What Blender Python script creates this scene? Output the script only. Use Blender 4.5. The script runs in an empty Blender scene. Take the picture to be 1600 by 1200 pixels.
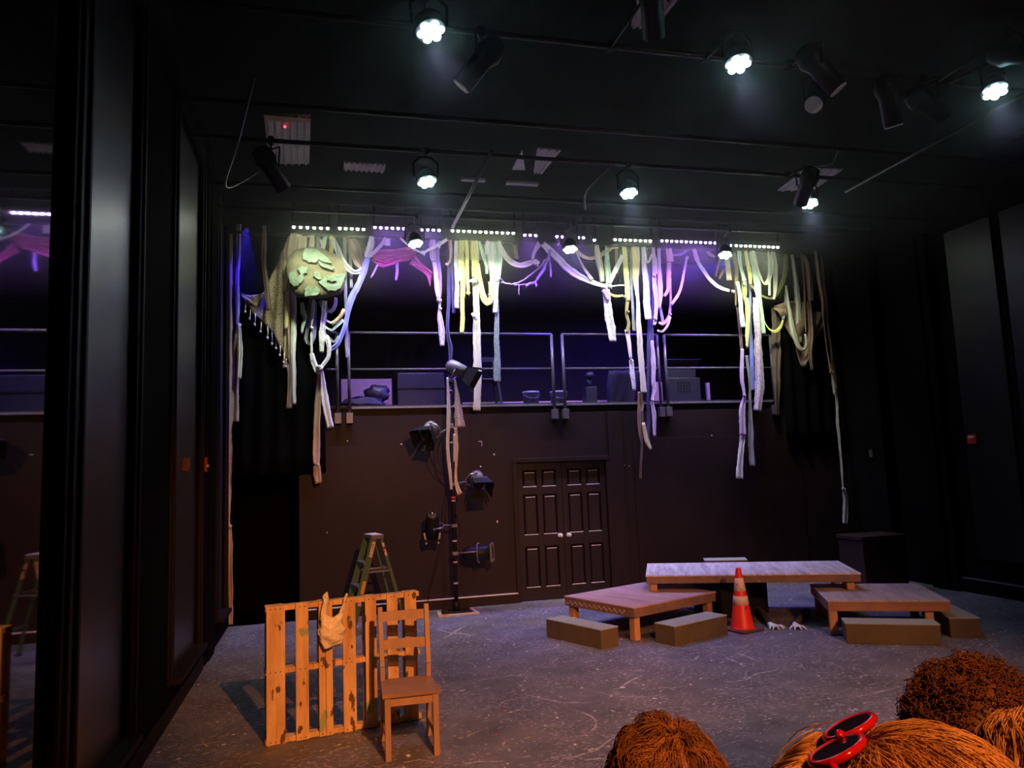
import bpy, bmesh, math, random
from mathutils import Vector, Matrix, Quaternion, noise as mnoise

random.seed(11)
S = bpy.context.scene
COL = S.collection
PI = math.pi

# ------------------------------------------------------------------ camera
CAM = Vector((0.0, 0.0, 2.0))
RGT = Vector((0.9695028, -0.2420421, -0.0384692))
UPV = Vector((0.0092194, -0.1208362, 0.9926296))
FWD = Vector((0.2449066, 0.9627119, 0.1149195))
FPX = 1174.05                                   # focal length for a 1600 px wide picture
cam_data = bpy.data.cameras.new('camera')
cam_data.sensor_fit = 'HORIZONTAL'
cam_data.sensor_width = 36.0
cam_data.lens = FPX / 1600.0 * 36.0
cam_data.clip_start = 0.05
cam_data.clip_end = 100
cam = bpy.data.objects.new('camera', cam_data)
COL.objects.link(cam)
cam.matrix_world = Matrix(((RGT.x, UPV.x, -FWD.x, CAM.x), (RGT.y, UPV.y, -FWD.y, CAM.y),
                           (RGT.z, UPV.z, -FWD.z, CAM.z), (0, 0, 0, 1)))
S.camera = cam

# ------------------------------------------------------------------ world, exposure
W = bpy.data.worlds.new('world'); S.world = W
W.use_nodes = True
W.node_tree.nodes['Background'].inputs[0].default_value = (0.25, 0.27, 0.5, 1)
W.node_tree.nodes['Background'].inputs[1].default_value = 0.002
S.view_settings.view_transform = 'Standard'
S.view_settings.look = 'None'
S.view_settings.gamma = 1.0
S.view_settings.exposure = 0.35
S.view_settings.use_curve_mapping = False
S.cycles.max_bounces = 6
S.cycles.sample_clamp_indirect = 4.0
S.cycles.volume_bounces = 0


def lamp(kind, name, loc, aim, power, color, **kw):
    d = bpy.data.lights.new(name, kind)
    d.energy = power
    d.color = color
    for k, v in kw.items():
        setattr(d, k, v)
    o = bpy.data.objects.new(name, d)
    COL.objects.link(o)
    o.location = loc
    if aim is not None:
        o.rotation_euler = (Vector(aim) - Vector(loc)).to_track_quat('-Z', 'Y').to_euler()
    return o


# warm house spot hung over the audience, plus warm fill added for heads
lamp('SPOT', 'house_spot', (1.5, -0.4, 4.6), (1.1, 7.9, 0.75), 1700, (1.0, 0.35, 0.10), spot_size=math.radians(41), spot_blend=0.65, shadow_soft_size=0.05)
lamp('SPOT', 'house_spot', (4.4, -0.4, 4.6), (4.4, 7.5, 0.0), 1100, (1.0, 0.33, 0.09), spot_size=math.radians(40), spot_blend=0.9, shadow_soft_size=0.05)
lamp('SPOT', 'audience_fill', (1.3, -1.3, 4.3), (0.95, 1.2, 1.5), 450, (1.0, 0.30, 0.07), spot_size=math.radians(52), spot_blend=0.6, shadow_soft_size=0.08)
# unseen washes added to lift and tint the fabric and stage floor
lamp('SPOT', 'front_fill', (5.2, -0.6, 5.0), (4.4, 7.0, 0.0), 330, (1.0, 0.60, 0.58), spot_size=math.radians(46), spot_blend=1.0, shadow_soft_size=0.08)
lamp('SPOT', 'cloth_fill', (4.4, -0.6, 5.0), (3.6, 11.2, 4.2), 90, (1.0, 0.78, 0.68), spot_size=math.radians(40), spot_blend=1.0, shadow_soft_size=0.08)
# blue colour-mixing lamps under the balcony roof; corner one added to tint its strip
lamp('SPOT', 'blue_light', (-1.02, 11.02, 5.62), (-1.24, 11.17, 3.6), 120, (0.06, 0.02, 1.0), spot_size=math.radians(44), spot_blend=0.6, shadow_soft_size=0.03)
lamp('SPOT', 'blue_light', (7.0, 11.39, 5.45), (0.4, 11.40, 3.75), 1500, (0.05, 0.02, 1.0), spot_size=math.radians(24), spot_blend=0.8, shadow_soft_size=0.06)
lamp('SPOT', 'blue_light', (2.6, 11.9, 5.6), (3.3, 12.3, 3.0), 300, (0.07, 0.03, 1.0), spot_size=math.radians(120), spot_blend=0.9, shadow_soft_size=0.06)
lamp('SPOT', 'blue_light', (6.6, 11.9, 5.6), (5.6, 12.4, 3.0), 300, (0.07, 0.03, 1.0), spot_size=math.radians(120), spot_blend=0.9, shadow_soft_size=0.06)


# ------------------------------------------------------------------ geometry helpers
def ray(px, py):
    return RGT * ((px - 800) / FPX) + UPV * ((600 - py) / FPX) + FWD


def ony(px, py, y):
    r = ray(px, py)
    return CAM + r * (y / r.y)


def onz(px, py, z):
    r = ray(px, py)
    return CAM + r * ((z - CAM.z) / r.z)


def wmat(o):
    m = Matrix.Translation(o.location) @ o.rotation_euler.to_matrix().to_4x4()
    return wmat(o.parent) @ m if o.parent is not None else m


class MB:
    """collects shapes and links them as ONE mesh object"""

    def __init__(self):
        self.bm = bmesh.new()

    def box(self, c, s, rot=None, bevel=0.0):
        r = bmesh.ops.create_cube(self.bm, size=1.0)
        vs = r['verts']
        bmesh.ops.scale(self.bm, vec=s, verts=vs)
        if bevel > 0:
            es = list({e for v in vs for e in v.link_edges})
            b = bmesh.ops.bevel(self.bm, geom=es, offset=bevel, segments=2, affect='EDGES', profile=0.5)
            vs = list({v for f in b['faces'] for v in f.verts} | {v for v in vs if v.is_valid})
        if rot is not None:
            bmesh.ops.rotate(self.bm, cent=(0, 0, 0), matrix=rot, verts=vs)
        bmesh.ops.translate(self.bm, vec=c, verts=vs)
        return self

    def span(self, a, b, bevel=0.0):
        c = [(a[i] + b[i]) / 2 for i in range(3)]
        s = [abs(b[i] - a[i]) for i in range(3)]
        return self.box(c, s, None, bevel)

    def bar(self, p0, p1, w, h, up=(0, 0, 1), bevel=0.0):
        """a squared bar from p0 to p1, w across, h along 'up'"""
        p0, p1, up = Vector(p0), Vector(p1), Vector(up)
        d = p1 - p0
        x = d.normalized()
        y = up.cross(x).normalized()
        z = x.cross(y)
        m = Matrix((x, y, z)).transposed()
        return self.box((p0 + p1) / 2, (d.length, w, h), m, bevel)

    def cyl(self, p0, p1, r0, r1=None, n=16, caps=True):
        r1 = r0 if r1 is None else r1
        return self.lathe(p0, Vector(p1) - Vector(p0), [(0, r0), (1, r1)], n, caps)

    def lathe(self, p0, axis, prof, n=20, caps=True):
        """prof: (fraction of the axis, radius)"""
        p0, axis = Vector(p0), Vector(axis)
        z = axis.normalized()
        x = z.orthogonal().normalized()
        y = z.cross(x)
        rings = []
        for t, r in prof:
            c = p0 + axis * t
            rings.append([self.bm.verts.new(c + (x * math.cos(2 * PI * k / n) + y * math.sin(2 * PI * k / n)) * max(r, 1e-4)) for k in range(n)])
        for a, b in zip(rings, rings[1:]):
            for k in range(n):
                f = self.bm.faces.new((a[k], a[(k + 1) % n], b[(k + 1) % n], b[k]))
                f.smooth = True
        if caps:
            self.bm.faces.new(list(reversed(rings[0])))
            self.bm.faces.new(rings[-1])
        return self

    def tube(self, pts, r, n=8, closed=False):
        pts = [Vector(p) for p in pts]
        rs = r if isinstance(r, (list, tuple)) else [r] * len(pts)
        rings = []
        last = None
        m = len(pts)
        for i, p in enumerate(pts):
            t = pts[(i + 1) % m] - pts[i - 1] if closed else pts[min(i + 1, m - 1)] - pts[max(i - 1, 0)]
            t.normalize()
            x = t.orthogonal().normalized() if last is None else (last - t * last.dot(t))
            if x.length < 1e-6:
                x = t.orthogonal()
            x.normalize()
            last = x
            y = t.cross(x)
            rings.append([self.bm.verts.new(p + (x * math.cos(2 * PI * k / n) + y * math.sin(2 * PI * k / n)) * rs[i]) for k in range(n)])
        pairs = list(zip(rings, rings[1:]))
        if closed:
            pairs.append((rings[-1], rings[0]))
        for a, b in pairs:
            for k in range(n):
                f = self.bm.faces.new((a[k], a[(k + 1) % n], b[(k + 1) % n], b[k]))
                f.smooth = True
        if not closed:
            self.bm.faces.new(list(reversed(rings[0])))
            self.bm.faces.new(rings[-1])
        return self

    def ball(self, c, r, sc=(1, 1, 1), sub=2, lump=0.0, rot=None):
        q = bmesh.ops.create_icosphere(self.bm, subdivisions=sub, radius=1.0)
        sd = random.random() * 50
        for v in q['verts']:
            k = 1.0 + lump * mnoise.noise(v.co * 2.3 + Vector((sd, 0, 0)))
            p = Vector((v.co.x * sc[0], v.co.y * sc[1], v.co.z * sc[2])) * (r * k)
            if rot is not None:
                p = rot @ p
            v.co = p + Vector(c)
            for f in v.link_faces:
                f.smooth = True
        return self

    def prism(self, poly, ext):
        """a polygon (3-D points) pushed along ext"""
        ext = Vector(ext)
        a = [self.bm.verts.new(Vector(p)) for p in poly]
        b = [self.bm.verts.new(Vector(p) + ext) for p in poly]
        n = len(a)
        self.bm.faces.new(a)
        self.bm.faces.new(list(reversed(b)))
        for k in range(n):
            self.bm.faces.new((a[k], b[k], b[(k + 1) % n], a[(k + 1) % n]))
        return self

    def grid(self, rows):
        vv = [[self.bm.verts.new(Vector(p)) for p in r] for r in rows]
        for i in range(len(vv) - 1):
            for j in range(len(vv[0]) - 1):
                f = self.bm.faces.new((vv[i][j], vv[i][j + 1], vv[i + 1][j + 1], vv[i + 1][j]))
                f.smooth = True
        return self

    def build(self, name, mat, parent=None, world=True, origin=None):
        """vertices in world coordinates unless world=False (then in the parent's own frame)"""
        bm = self.bm
        bmesh.ops.recalc_face_normals(bm, faces=bm.faces)
        if parent is not None and world:
            m = wmat(parent).inverted()
            bmesh.ops.transform(bm, matrix=m, verts=bm.verts)
        if origin is not None:
            bmesh.ops.translate(bm, vec=-Vector(origin), verts=bm.verts)
        me = bpy.data.meshes.new(name)
        bm.to_mesh(me)
        bm.free()
        me.materials.append(mat)
        o = bpy.data.objects.new(name, me)
        COL.objects.link(o)
        if origin is not None:
            o.location = origin
        if parent is not None:
            o.parent = parent
        return o


def tag(o, label, cat, group=None, kind=None):
    o['label'] = label
    o['category'] = cat
    if group:
        o['group'] = group
    if kind:
        o['kind'] = kind
    return o


def thing(name, label, cat, loc=(0, 0, 0), rotz=0.0, group=None):
    o = bpy.data.objects.new(name, None)
    o.empty_display_size = 0.1
    COL.objects.link(o)
    o.location = loc
    o.rotation_euler = (0, 0, rotz)
    return tag(o, label, cat, group)


def sub(parent, name):
    o = bpy.data.objects.new(name, None)
    COL.objects.link(o)
    o.parent = parent
    return o


def structure(o):
    o['kind'] = 'structure'
    return o


def copy_tree(o, parent=None):
    c = o.copy()
    COL.objects.link(c)
    if parent is not None:
        c.parent = parent
    for ch in list(o.children):
        copy_tree(ch, c)
    return c


def dup(root, loc, rotz, label):
    r = copy_tree(root)
    r.location = loc
    r.rotation_euler = (0, 0, rotz)
    r['label'] = label
    return r


# ------------------------------------------------------------------ materials
def mat(name, col, rough=0.6, metal=0.0, col2=None, scale=6.0, stretch=(1, 1, 1), lo=0.35, hi=0.65, bump=0.0, bscale=40.0, spec=None):
    m = bpy.data.materials.new(name)
    m.use_nodes = True
    nt = m.node_tree
    b = nt.nodes['Principled BSDF']
    b.inputs['Base Color'].default_value = (*col, 1)
    b.inputs['Roughness'].default_value = rough
    b.inputs['Metallic'].default_value = metal
    if spec is not None:
        b.inputs['Specular IOR Level'].default_value = spec
    tc = nt.nodes.new('ShaderNodeTexCoord')
    mp = nt.nodes.new('ShaderNodeMapping')
    mp.inputs['Scale'].default_value = stretch
    nt.links.new(tc.outputs['Object'], mp.inputs['Vector'])
    if col2 is not None:
        nz = nt.nodes.new('ShaderNodeTexNoise')
        nz.inputs['Scale'].default_value = scale
        nz.inputs['Detail'].default_value = 6
        nz.inputs['Roughness'].default_value = 0.65
        nt.links.new(mp.outputs['Vector'], nz.inputs['Vector'])
        rp = nt.nodes.new('ShaderNodeValToRGB')
        rp.color_ramp.elements[0].position = lo
        rp.color_ramp.elements[0].color = (*col, 1)
        rp.color_ramp.elements[1].position = hi
        rp.color_ramp.elements[1].color = (*col2, 1)
        nt.links.new(nz.outputs['Fac'], rp.inputs['Fac'])
        nt.links.new(rp.outputs['Color'], b.inputs['Base Color'])
    if bump > 0:
        n2 = nt.nodes.new('ShaderNodeTexNoise')
        n2.inputs['Scale'].default_value = bscale
        n2.inputs['Detail'].default_value = 4
        nt.links.new(mp.outputs['Vector'], n2.inputs['Vector'])
        bp = nt.nodes.new('ShaderNodeBump')
        bp.inputs['Strength'].default_value = bump
        bp.inputs['Distance'].default_value = 0.02
        nt.links.new(n2.outputs['Fac'], bp.inputs['Height'])
        nt.links.new(bp.outputs['Normal'], b.inputs['Normal'])
    return m


def glow(name, col, strength):
    m = bpy.data.materials.new(name)
    m.use_nodes = True
    nt = m.node_tree
    b = nt.nodes['Principled BSDF']
    b.inputs['Base Color'].default_value = (*col, 1)
    b.inputs['Emission Color'].default_value = (*col, 1)
    b.inputs['Emission Strength'].default_value = strength
    m.cycles.emission_sampling = 'AUTO' if strength > 40 else 'NONE'
    return m


def speck_mix(m, col, scale, thr, stretch=(1, 1, 1), rot=0.0, mask=None):
    """scatter marks of one paint colour over a material's base colour"""
    nt = m.node_tree
    b = nt.nodes['Principled BSDF']
    inp = b.inputs['Base Color']
    tc = nt.nodes.new('ShaderNodeTexCoord')
    mp = nt.nodes.new('ShaderNodeMapping')
    mp.inputs['Scale'].default_value = stretch
    mp.inputs['Rotation'].default_value = (0, 0, rot)
    nt.links.new(tc.outputs['Object'], mp.inputs['Vector'])
    nz = nt.nodes.new('ShaderNodeTexNoise')
    nz.inputs['Scale'].default_value = scale
    nz.inputs['Detail'].default_value = 3
    nt.links.new(mp.outputs['Vector'], nz.inputs['Vector'])
    rp = nt.nodes.new('ShaderNodeValToRGB')
    rp.color_ramp.elements[0].position = thr
    rp.color_ramp.elements[0].color = (0, 0, 0, 1)
    rp.color_ramp.elements[1].position = thr + 0.03
    rp.color_ramp.elements[1].color = (1, 1, 1, 1)
    nt.links.new(nz.outputs['Fac'], rp.inputs['Fac'])
    fac = rp.outputs['Color']
    if mask:
        n2 = nt.nodes.new('ShaderNodeTexNoise')
        n2.inputs['Scale'].default_value = mask[0]
        nt.links.new(tc.outputs['Object'], n2.inputs['Vector'])
        r2 = nt.nodes.new('ShaderNodeValToRGB')
        r2.color_ramp.elements[0].position = mask[1]
        r2.color_ramp.elements[1].position = mask[1] + 0.08
        nt.links.new(n2.outputs['Fac'], r2.inputs['Fac'])
        mu = nt.nodes.new('ShaderNodeMath'); mu.operation = 'MULTIPLY'
        nt.links.new(fac, mu.inputs[0]); nt.links.new(r2.outputs['Color'], mu.inputs[1])
        fac = mu.outputs[0]
    mx = nt.nodes.new('ShaderNodeMix')
    mx.data_type = 'RGBA'
    nt.links.new(fac, mx.inputs[0])
    if inp.is_linked:
        nt.links.new(inp.links[0].from_socket, mx.inputs[6])
    else:
        mx.inputs[6].default_value = inp.default_value
    mx.inputs[7].default_value = (*col, 1)
    nt.links.new(mx.outputs[2], inp)
    return m


M = {}
M['floor'] = mat('floor_paint', (0.075, 0.070, 0.080), 0.6, 0, (0.20, 0.188, 0.208), 2.2, lo=0.28, hi=0.75, bump=0.15, bscale=60)
speck_mix(M['floor'], (0.29, 0.275, 0.305), 22, 0.57, (1, 1.6, 1), 0.35, (1.3, 0.42))
speck_mix(M['floor'], (0.36, 0.34, 0.37), 9, 0.63, (1, 2.6, 1), -0.7, (0.8, 0.46))
speck_mix(M['floor'], (0.72, 0.70, 0.71), 30, 0.675, (1, 1.5, 1), 0.1)
speck_mix(M['floor'], (0.8, 0.78, 0.78), 15, 0.672)
speck_mix(M['floor'], (0.50, 0.48, 0.22), 17, 0.785)
speck_mix(M['floor'], (0.50, 0.12, 0.14), 15, 0.79)
M['scuff'] = mat('chalky_scuff', (0.55, 0.52, 0.56), 0.8, 0, (0.20, 0.19, 0.21), 18, lo=0.42, hi=0.6)
M['scuff_y'] = mat('old_yellow_paint', (0.48, 0.44, 0.16), 0.8, 0, (0.10, 0.09, 0.08), 22, lo=0.45, hi=0.55)
M['scuff_r'] = mat('old_red_paint', (0.50, 0.10, 0.12), 0.8)
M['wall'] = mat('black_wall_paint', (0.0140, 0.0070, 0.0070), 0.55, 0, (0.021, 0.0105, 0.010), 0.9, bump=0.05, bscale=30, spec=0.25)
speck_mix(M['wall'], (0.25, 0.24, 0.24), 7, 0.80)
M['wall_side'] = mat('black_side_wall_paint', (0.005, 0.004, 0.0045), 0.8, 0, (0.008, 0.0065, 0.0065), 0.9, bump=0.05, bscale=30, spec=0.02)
M['wall_gloss'] = mat('glossy_black_panel', (0.008, 0.008, 0.009), 0.34, 0, (0.014, 0.014, 0.015), 3, stretch=(1, 1, 0.1), bump=0.08, bscale=70, spec=1.0)
M['panel_dull'] = mat('dull_black_panel', (0.008, 0.008, 0.009), 0.34, 0, (0.014, 0.014, 0.015), 3, stretch=(1, 1, 0.1), bump=0.08, bscale=70, spec=0.25)
M['wall_gloss'].node_tree.nodes['Principled BSDF'].inputs['IOR'].default_value = 1.95
M['wood_edge'] = mat('dark_stained_trim', (0.010, 0.005, 0.0045), 0.6, spec=0.2)
M['ceil'] = mat('black_ceiling', (0.004, 0.004, 0.0045), 0.9, spec=0.03)
M['black'] = mat('black_metal', (0.008, 0.008, 0.009), 0.5, 0.0, (0.014, 0.014, 0.015), 8, spec=0.25)
M['grey'] = mat('grey_metal', (0.16, 0.16, 0.17), 0.45, 0.3, (0.22, 0.22, 0.23), 10)
M['silver'] = mat('silver_metal', (0.55, 0.55, 0.56), 0.3, 0.9)
M['knob'] = mat('bright_door_knob', (0.8, 0.8, 0.8), 0.25)
M['rail'] = mat('black_rail_paint', (0.09, 0.09, 0.095), 0.28, 0.0)
M['curtain'] = mat('black_velour', (0.004, 0.004, 0.0045), 0.95, spec=0.02)
M['pallet'] = mat('pallet_pine', (0.84, 0.56, 0.28), 0.75, 0, (0.52, 0.28, 0.12), 4, (2.5, 2.5, 0.35), bump=0.15, bscale=30)
speck_mix(M['pallet'], (0.14, 0.07, 0.035), 8, 0.615, (1.6, 1, 0.8))
speck_mix(M['pallet'], (0.34, 0.40, 0.20), 4.0, 0.64, (1, 1, 0.8))
M['chair'] = mat('brown_stained_pine', (0.46, 0.28, 0.19), 0.5, 0, (0.34, 0.20, 0.13), 7, (1, 1, 0.25), bump=0.05)
M['chair_seat'] = mat('seat_pine', (0.38, 0.23, 0.16), 0.4, 0, (0.25, 0.145, 0.10), 7, (0.3, 3.5, 1), bump=0.05)
M['deck'] = mat('platform_top_ply', (0.50, 0.44, 0.42), 0.6, 0, (0.30, 0.25, 0.24), 4, (3.2, 0.4, 1), bump=0.1)
M['deck_red'] = mat('platform_top_reddish_ply', (0.56, 0.38, 0.34), 0.6, 0, (0.36, 0.22, 0.19), 4, (3.2, 0.4, 1), bump=0.1)
M['deck_grey'] = mat('platform_top_greyed_planks', (0.82, 0.78, 0.72), 0.6, 0, (0.42, 0.40, 0.38), 4, (3.5, 0.35, 1), bump=0.1)
M['fascia'] = mat('platform_side_scuffed_paint', (0.17, 0.10, 0.075), 0.7, 0, (0.26, 0.16, 0.11), 5)
speck_mix(M['fascia'], (0.60, 0.40, 0.20), 7, 0.70, (1, 1, 1.5))
M['fascia_warm'] = mat('platform_side_bare_board', (0.38, 0.19, 0.10), 0.7, 0, (0.24, 0.12, 0.07), 5, (0.6, 0.6, 3))
M['leg'] = mat('platform_leg_pine', (0.55, 0.30, 0.14), 0.7, 0, (0.36, 0.18, 0.08), 6, (1, 1, 0.3))
M['step'] = mat('olive_step_paint', (0.095, 0.072, 0.036), 0.8, 0, (0.13, 0.098, 0.05), 3)
M['step_top'] = mat('grey_green_step_carpet', (0.27, 0.31, 0.25), 0.95, 0, (0.42, 0.46, 0.38), 60, bump=0.3, bscale=200)
M['cone'] = mat('orange_cone_plastic', (0.95, 0.035, 0.015), 0.45)
speck_mix(M['cone'], (0.12, 0.02, 0.01), 9, 0.67, (1.4, 1.4, 0.8))
M['collar'] = mat('reflective_collar', (0.85, 0.62, 0.48), 0.5)
speck_mix(M['collar'], (0.30, 0.14, 0.08), 14, 0.66)
M['rubber'] = mat('dark_rubber_foot', (0.10, 0.06, 0.055), 0.8)
M['ladder'] = mat('green_fibreglass', (0.06, 0.12, 0.055), 0.55, 0, (0.08, 0.15, 0.07), 12)
M['sticker'] = mat('worn_pink_sticker', (0.75, 0.52, 0.50), 0.6)
speck_mix(M['sticker'], (0.25, 0.03, 0.02), 28, 0.58, (1, 1, 0.7))
M['sticker_y'] = mat('worn_yellow_sticker', (0.72, 0.42, 0.05), 0.6)
M['tape'] = mat('white_tape', (0.62, 0.52, 0.50), 0.6)
M['tape_r'] = mat('red_tape', (0.7, 0.08, 0.06), 0.6)
M['bag'] = mat('thin_plastic_bag', (0.88, 0.78, 0.60), 0.4, 0, (0.80, 0.68, 0.50), 8, bump=0.3, bscale=18)
M['glove'] = mat('pale_blue_rubber', (0.62, 0.80, 0.82), 0.6)
M['sleeve'] = mat('brown_sleeve', (0.06, 0.04, 0.04), 0.9, 0, (0.03, 0.02, 0.02), 14)
M['pale'] = mat('white_corrugated_sheet', (0.70, 0.66, 0.68), 0.7, 0, (0.50, 0.46, 0.48), 6)
M['rust'] = mat('rust_stained_sheet', (0.45, 0.24, 0.15), 0.7)
M['red'] = mat('red_plastic', (0.55, 0.03, 0.02), 0.35)
M['amber'] = mat('tan_plastic', (0.16, 0.06, 0.02), 0.5)
M['frost'] = mat('frosted_lens', (0.80, 0.78, 0.84), 0.3)
M['skin'] = mat('skin', (0.62, 0.34, 0.24), 0.55)
M['hair_ginger'] = mat('light_brown_hair', (0.55, 0.27, 0.12), 0.45, 0, (0.22, 0.10, 0.04), 30)
M['hair_dark'] = mat('dark_curly_hair', (0.10, 0.042, 0.022), 0.6, 0, (0.19, 0.075, 0.035), 16)
M['hair_blond'] = mat('golden_blond_hair', (0.78, 0.48, 0.19), 0.42, 0, (0.32, 0.15, 0.05), 20)
M['shirt'] = mat('dark_shirt', (0.05, 0.05, 0.07), 0.9)
M['shades'] = mat('dark_glossy_lens', (0.01, 0.008, 0.012), 0.06)
M['shade_frame'] = mat('glossy_red_frame', (0.55, 0.01, 0.02), 0.12)
M['bucket'] = mat('white_plastic_bucket', (0.16, 0.15, 0.30), 0.5)
M['plank'] = mat('pink_primed_plank', (0.55, 0.34, 0.36), 0.7)
M['board'] = mat('mauve_painted_board', (0.36, 0.24, 0.36), 0.8, 0, (0.27, 0.18, 0.28), 4)
M['cushion'] = mat('dark_blue_cloth', (0.04, 0.036, 0.075), 0.9)
M['clutter'] = mat('dark_plastic', (0.022, 0.02, 0.035), 0.45)
M['pipe'] = mat('dark_grid_pipe', (0.03, 0.03, 0.033), 0.45, 0.0)
M['clay'] = mat('plaster_moon_base', (0.075, 0.060, 0.038), 0.85, 0, (0.14, 0.12, 0.075), 6, bump=0.3, bscale=14)
M['clay_hi'] = mat('plaster_moon_patch', (0.15, 0.205, 0.155), 0.85, 0, (0.085, 0.11, 0.08), 7, bump=0.5, bscale=16)
for nm, c, c2 in (('linen', (0.74, 0.70, 0.62), (0.62, 0.58, 0.50)), ('white', (0.82, 0.82, 0.80), (0.66, 0.67, 0.68)),
                  ('cream', (0.80, 0.68, 0.44), (0.66, 0.54, 0.34)), ('yellow', (0.78, 0.74, 0.28), (0.60, 0.58, 0.22)),
                  ('mint', (0.56, 0.74, 0.62), (0.46, 0.62, 0.52)), ('lilac', (0.68, 0.54, 0.74), (0.54, 0.42, 0.62)),
                  ('violet', (0.40, 0.28, 0.68), (0.32, 0.22, 0.56)), ('brown', (0.36, 0.24, 0.18), (0.25, 0.165, 0.12)),
                  ('tan', (0.58, 0.43, 0.31), (0.46, 0.33, 0.24)), ('pink', (0.74, 0.46, 0.52), (0.62, 0.36, 0.42)),
                  ('rose', (0.58, 0.13, 0.26), (0.42, 0.08, 0.19)), ('navy', (0.07, 0.06, 0.17), (0.10, 0.09, 0.24)),
                  ('olive', (0.34, 0.32, 0.15), (0.26, 0.24, 0.11)), ('greyc', (0.36, 0.38, 0.40), (0.27, 0.29, 0.31)),
                  ('coffee', (0.18, 0.13, 0.11), (0.13, 0.09, 0.08)), ('blue', (0.30, 0.34, 0.72), (0.20, 0.22, 0.62))):
    M['f_' + nm] = mat('fabric_' + nm, c, 0.9, 0, c2, 9, (1, 1, 0.4), bump=0.2, bscale=60, spec=0.1)
for nm, c in (('lace', (0.80, 0.80, 0.80)), ('lace_lilac', (0.66, 0.54, 0.68)), ('lace_dark', (0.26, 0.30, 0.34))):
    M['f_' + nm] = speck_mix(mat('fabric_' + nm, c, 0.9, spec=0.1), tuple(x * 0.50 for x in c), 75, 0.52)
M['net'] = speck_mix(mat('fabric_net', (0.36, 0.28, 0.21), 0.9, spec=0.1), (0.13, 0.10, 0.08), 90, 0.5)
LEDW = glow('lit_white_green_diode', (0.88, 1.0, 0.72), 60)
LEDV = glow('lit_violet_diode', (0.62, 0.42, 1.0), 60)
PARL = glow('lit_par_lens', (0.55, 0.93, 1.0), 26)
REDL = glow('red_pilot_light', (1.0, 0.05, 0.1), 4)
# ------------------------------------------------------------------ the setting
XL, XR, YB, ZC = -1.30, 9.12, 11.44, 6.20
ZB = 3.06                                         # balcony floor
fl = MB().span((-1.9, 0.0, -0.1), (9.9, YB + 0.3, 0.0)).build('floor', M['floor']); structure(fl)
rz = MB().span((-1.9, -2.4, 0.0), (9.9, 1.25, 0.52)).build('floor_audience_riser', M['black']); structure(rz)
rz = MB().span((-1.9, 1.25, 0.0), (9.9, 2.3, 0.275)).build('floor_audience_step', M['black']); structure(rz)
# ceiling with openings is a plain dark deck; pale sheets are fixed under it
structure(MB().span((-1.9, -2.4, ZC), (9.9, 15.2, ZC + 0.1)).build('ceiling', M['ceil']))
structure(MB().span((-1.9, -2.5, 0.0), (9.9, -2.4, ZC)).build('wall_rear', M['curtain']))
# back wall under the balcony, with an unlit opening and a double door
DX0, DX1, DZ = 2.93, 4.41, 2.12
w = MB()
w.span((XL - 0.3, YB, 2.13), (-0.34, YB + 0.2, ZB - 0.05))
w.span((-0.34, YB, 0), (DX0, YB + 0.2, ZB - 0.05))
w.span((DX0, YB, DZ), (DX1, YB + 0.2, ZB - 0.05))
w.span((DX1, YB, 0), (XR + 0.3, YB + 0.2, ZB - 0.05))
structure(w.build('wall_back', M['wall']))
w = MB()
w.span((XL - 0.3, YB + 1.3, 0), (-0.2, YB + 1.4, 2.9)).span((-0.34, YB + 0.2, 0), (-0.24, YB + 1.3, 2.9))
structure(w.build('wall_passage', M['curtain']))
structure(MB().span((XL - 0.3, YB, -0.1), (-0.2, YB + 1.4, 0.0)).build('floor_passage', M['curtain']))
structure(MB().span((4.47, YB - 0.03, 0.0), (4.72, YB, 2.9), 0.004).build('trim_1', M['wall']))
structure(MB().span((4.9, YB - 0.012, 0.02), (8.0, YB, 2.45), 0.003).build('trim_2', M['wall']))
# balcony slab, its room
structure(MB().span((XL - 0.3, YB - 0.02, ZB - 0.05), (XR + 0.3, 14.2, ZB), 0.006).build('floor_balcony', M['wall']))
structure(MB().span((XL - 0.3, 14.1, ZB), (XR + 0.3, 14.2, ZC)).build('wall_balcony', M['wall']))
structure(MB().span((0.42, YB - 0.035, ZB - 0.055), (7.6, YB - 0.02, ZB - 0.02), 0.004).build('trim_3', M['grey']))
# baseboard: boards with a pale upper edge, the lit ledge top painted in
structure(MB().span((-0.34, YB - 0.05, 0), (2.87, YB, 0.135), 0.003).build('baseboard_back', M['wall']))
structure(MB().span((-0.34, YB - 0.055, 0.135), (2.87, YB, 0.15), 0.003).build('baseboard_highlight', M['tape']))
structure(MB().span((4.72, YB - 0.04, 0), (XR, YB, 0.12), 0.003).build('baseboard_stage', M['wall']))

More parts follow.
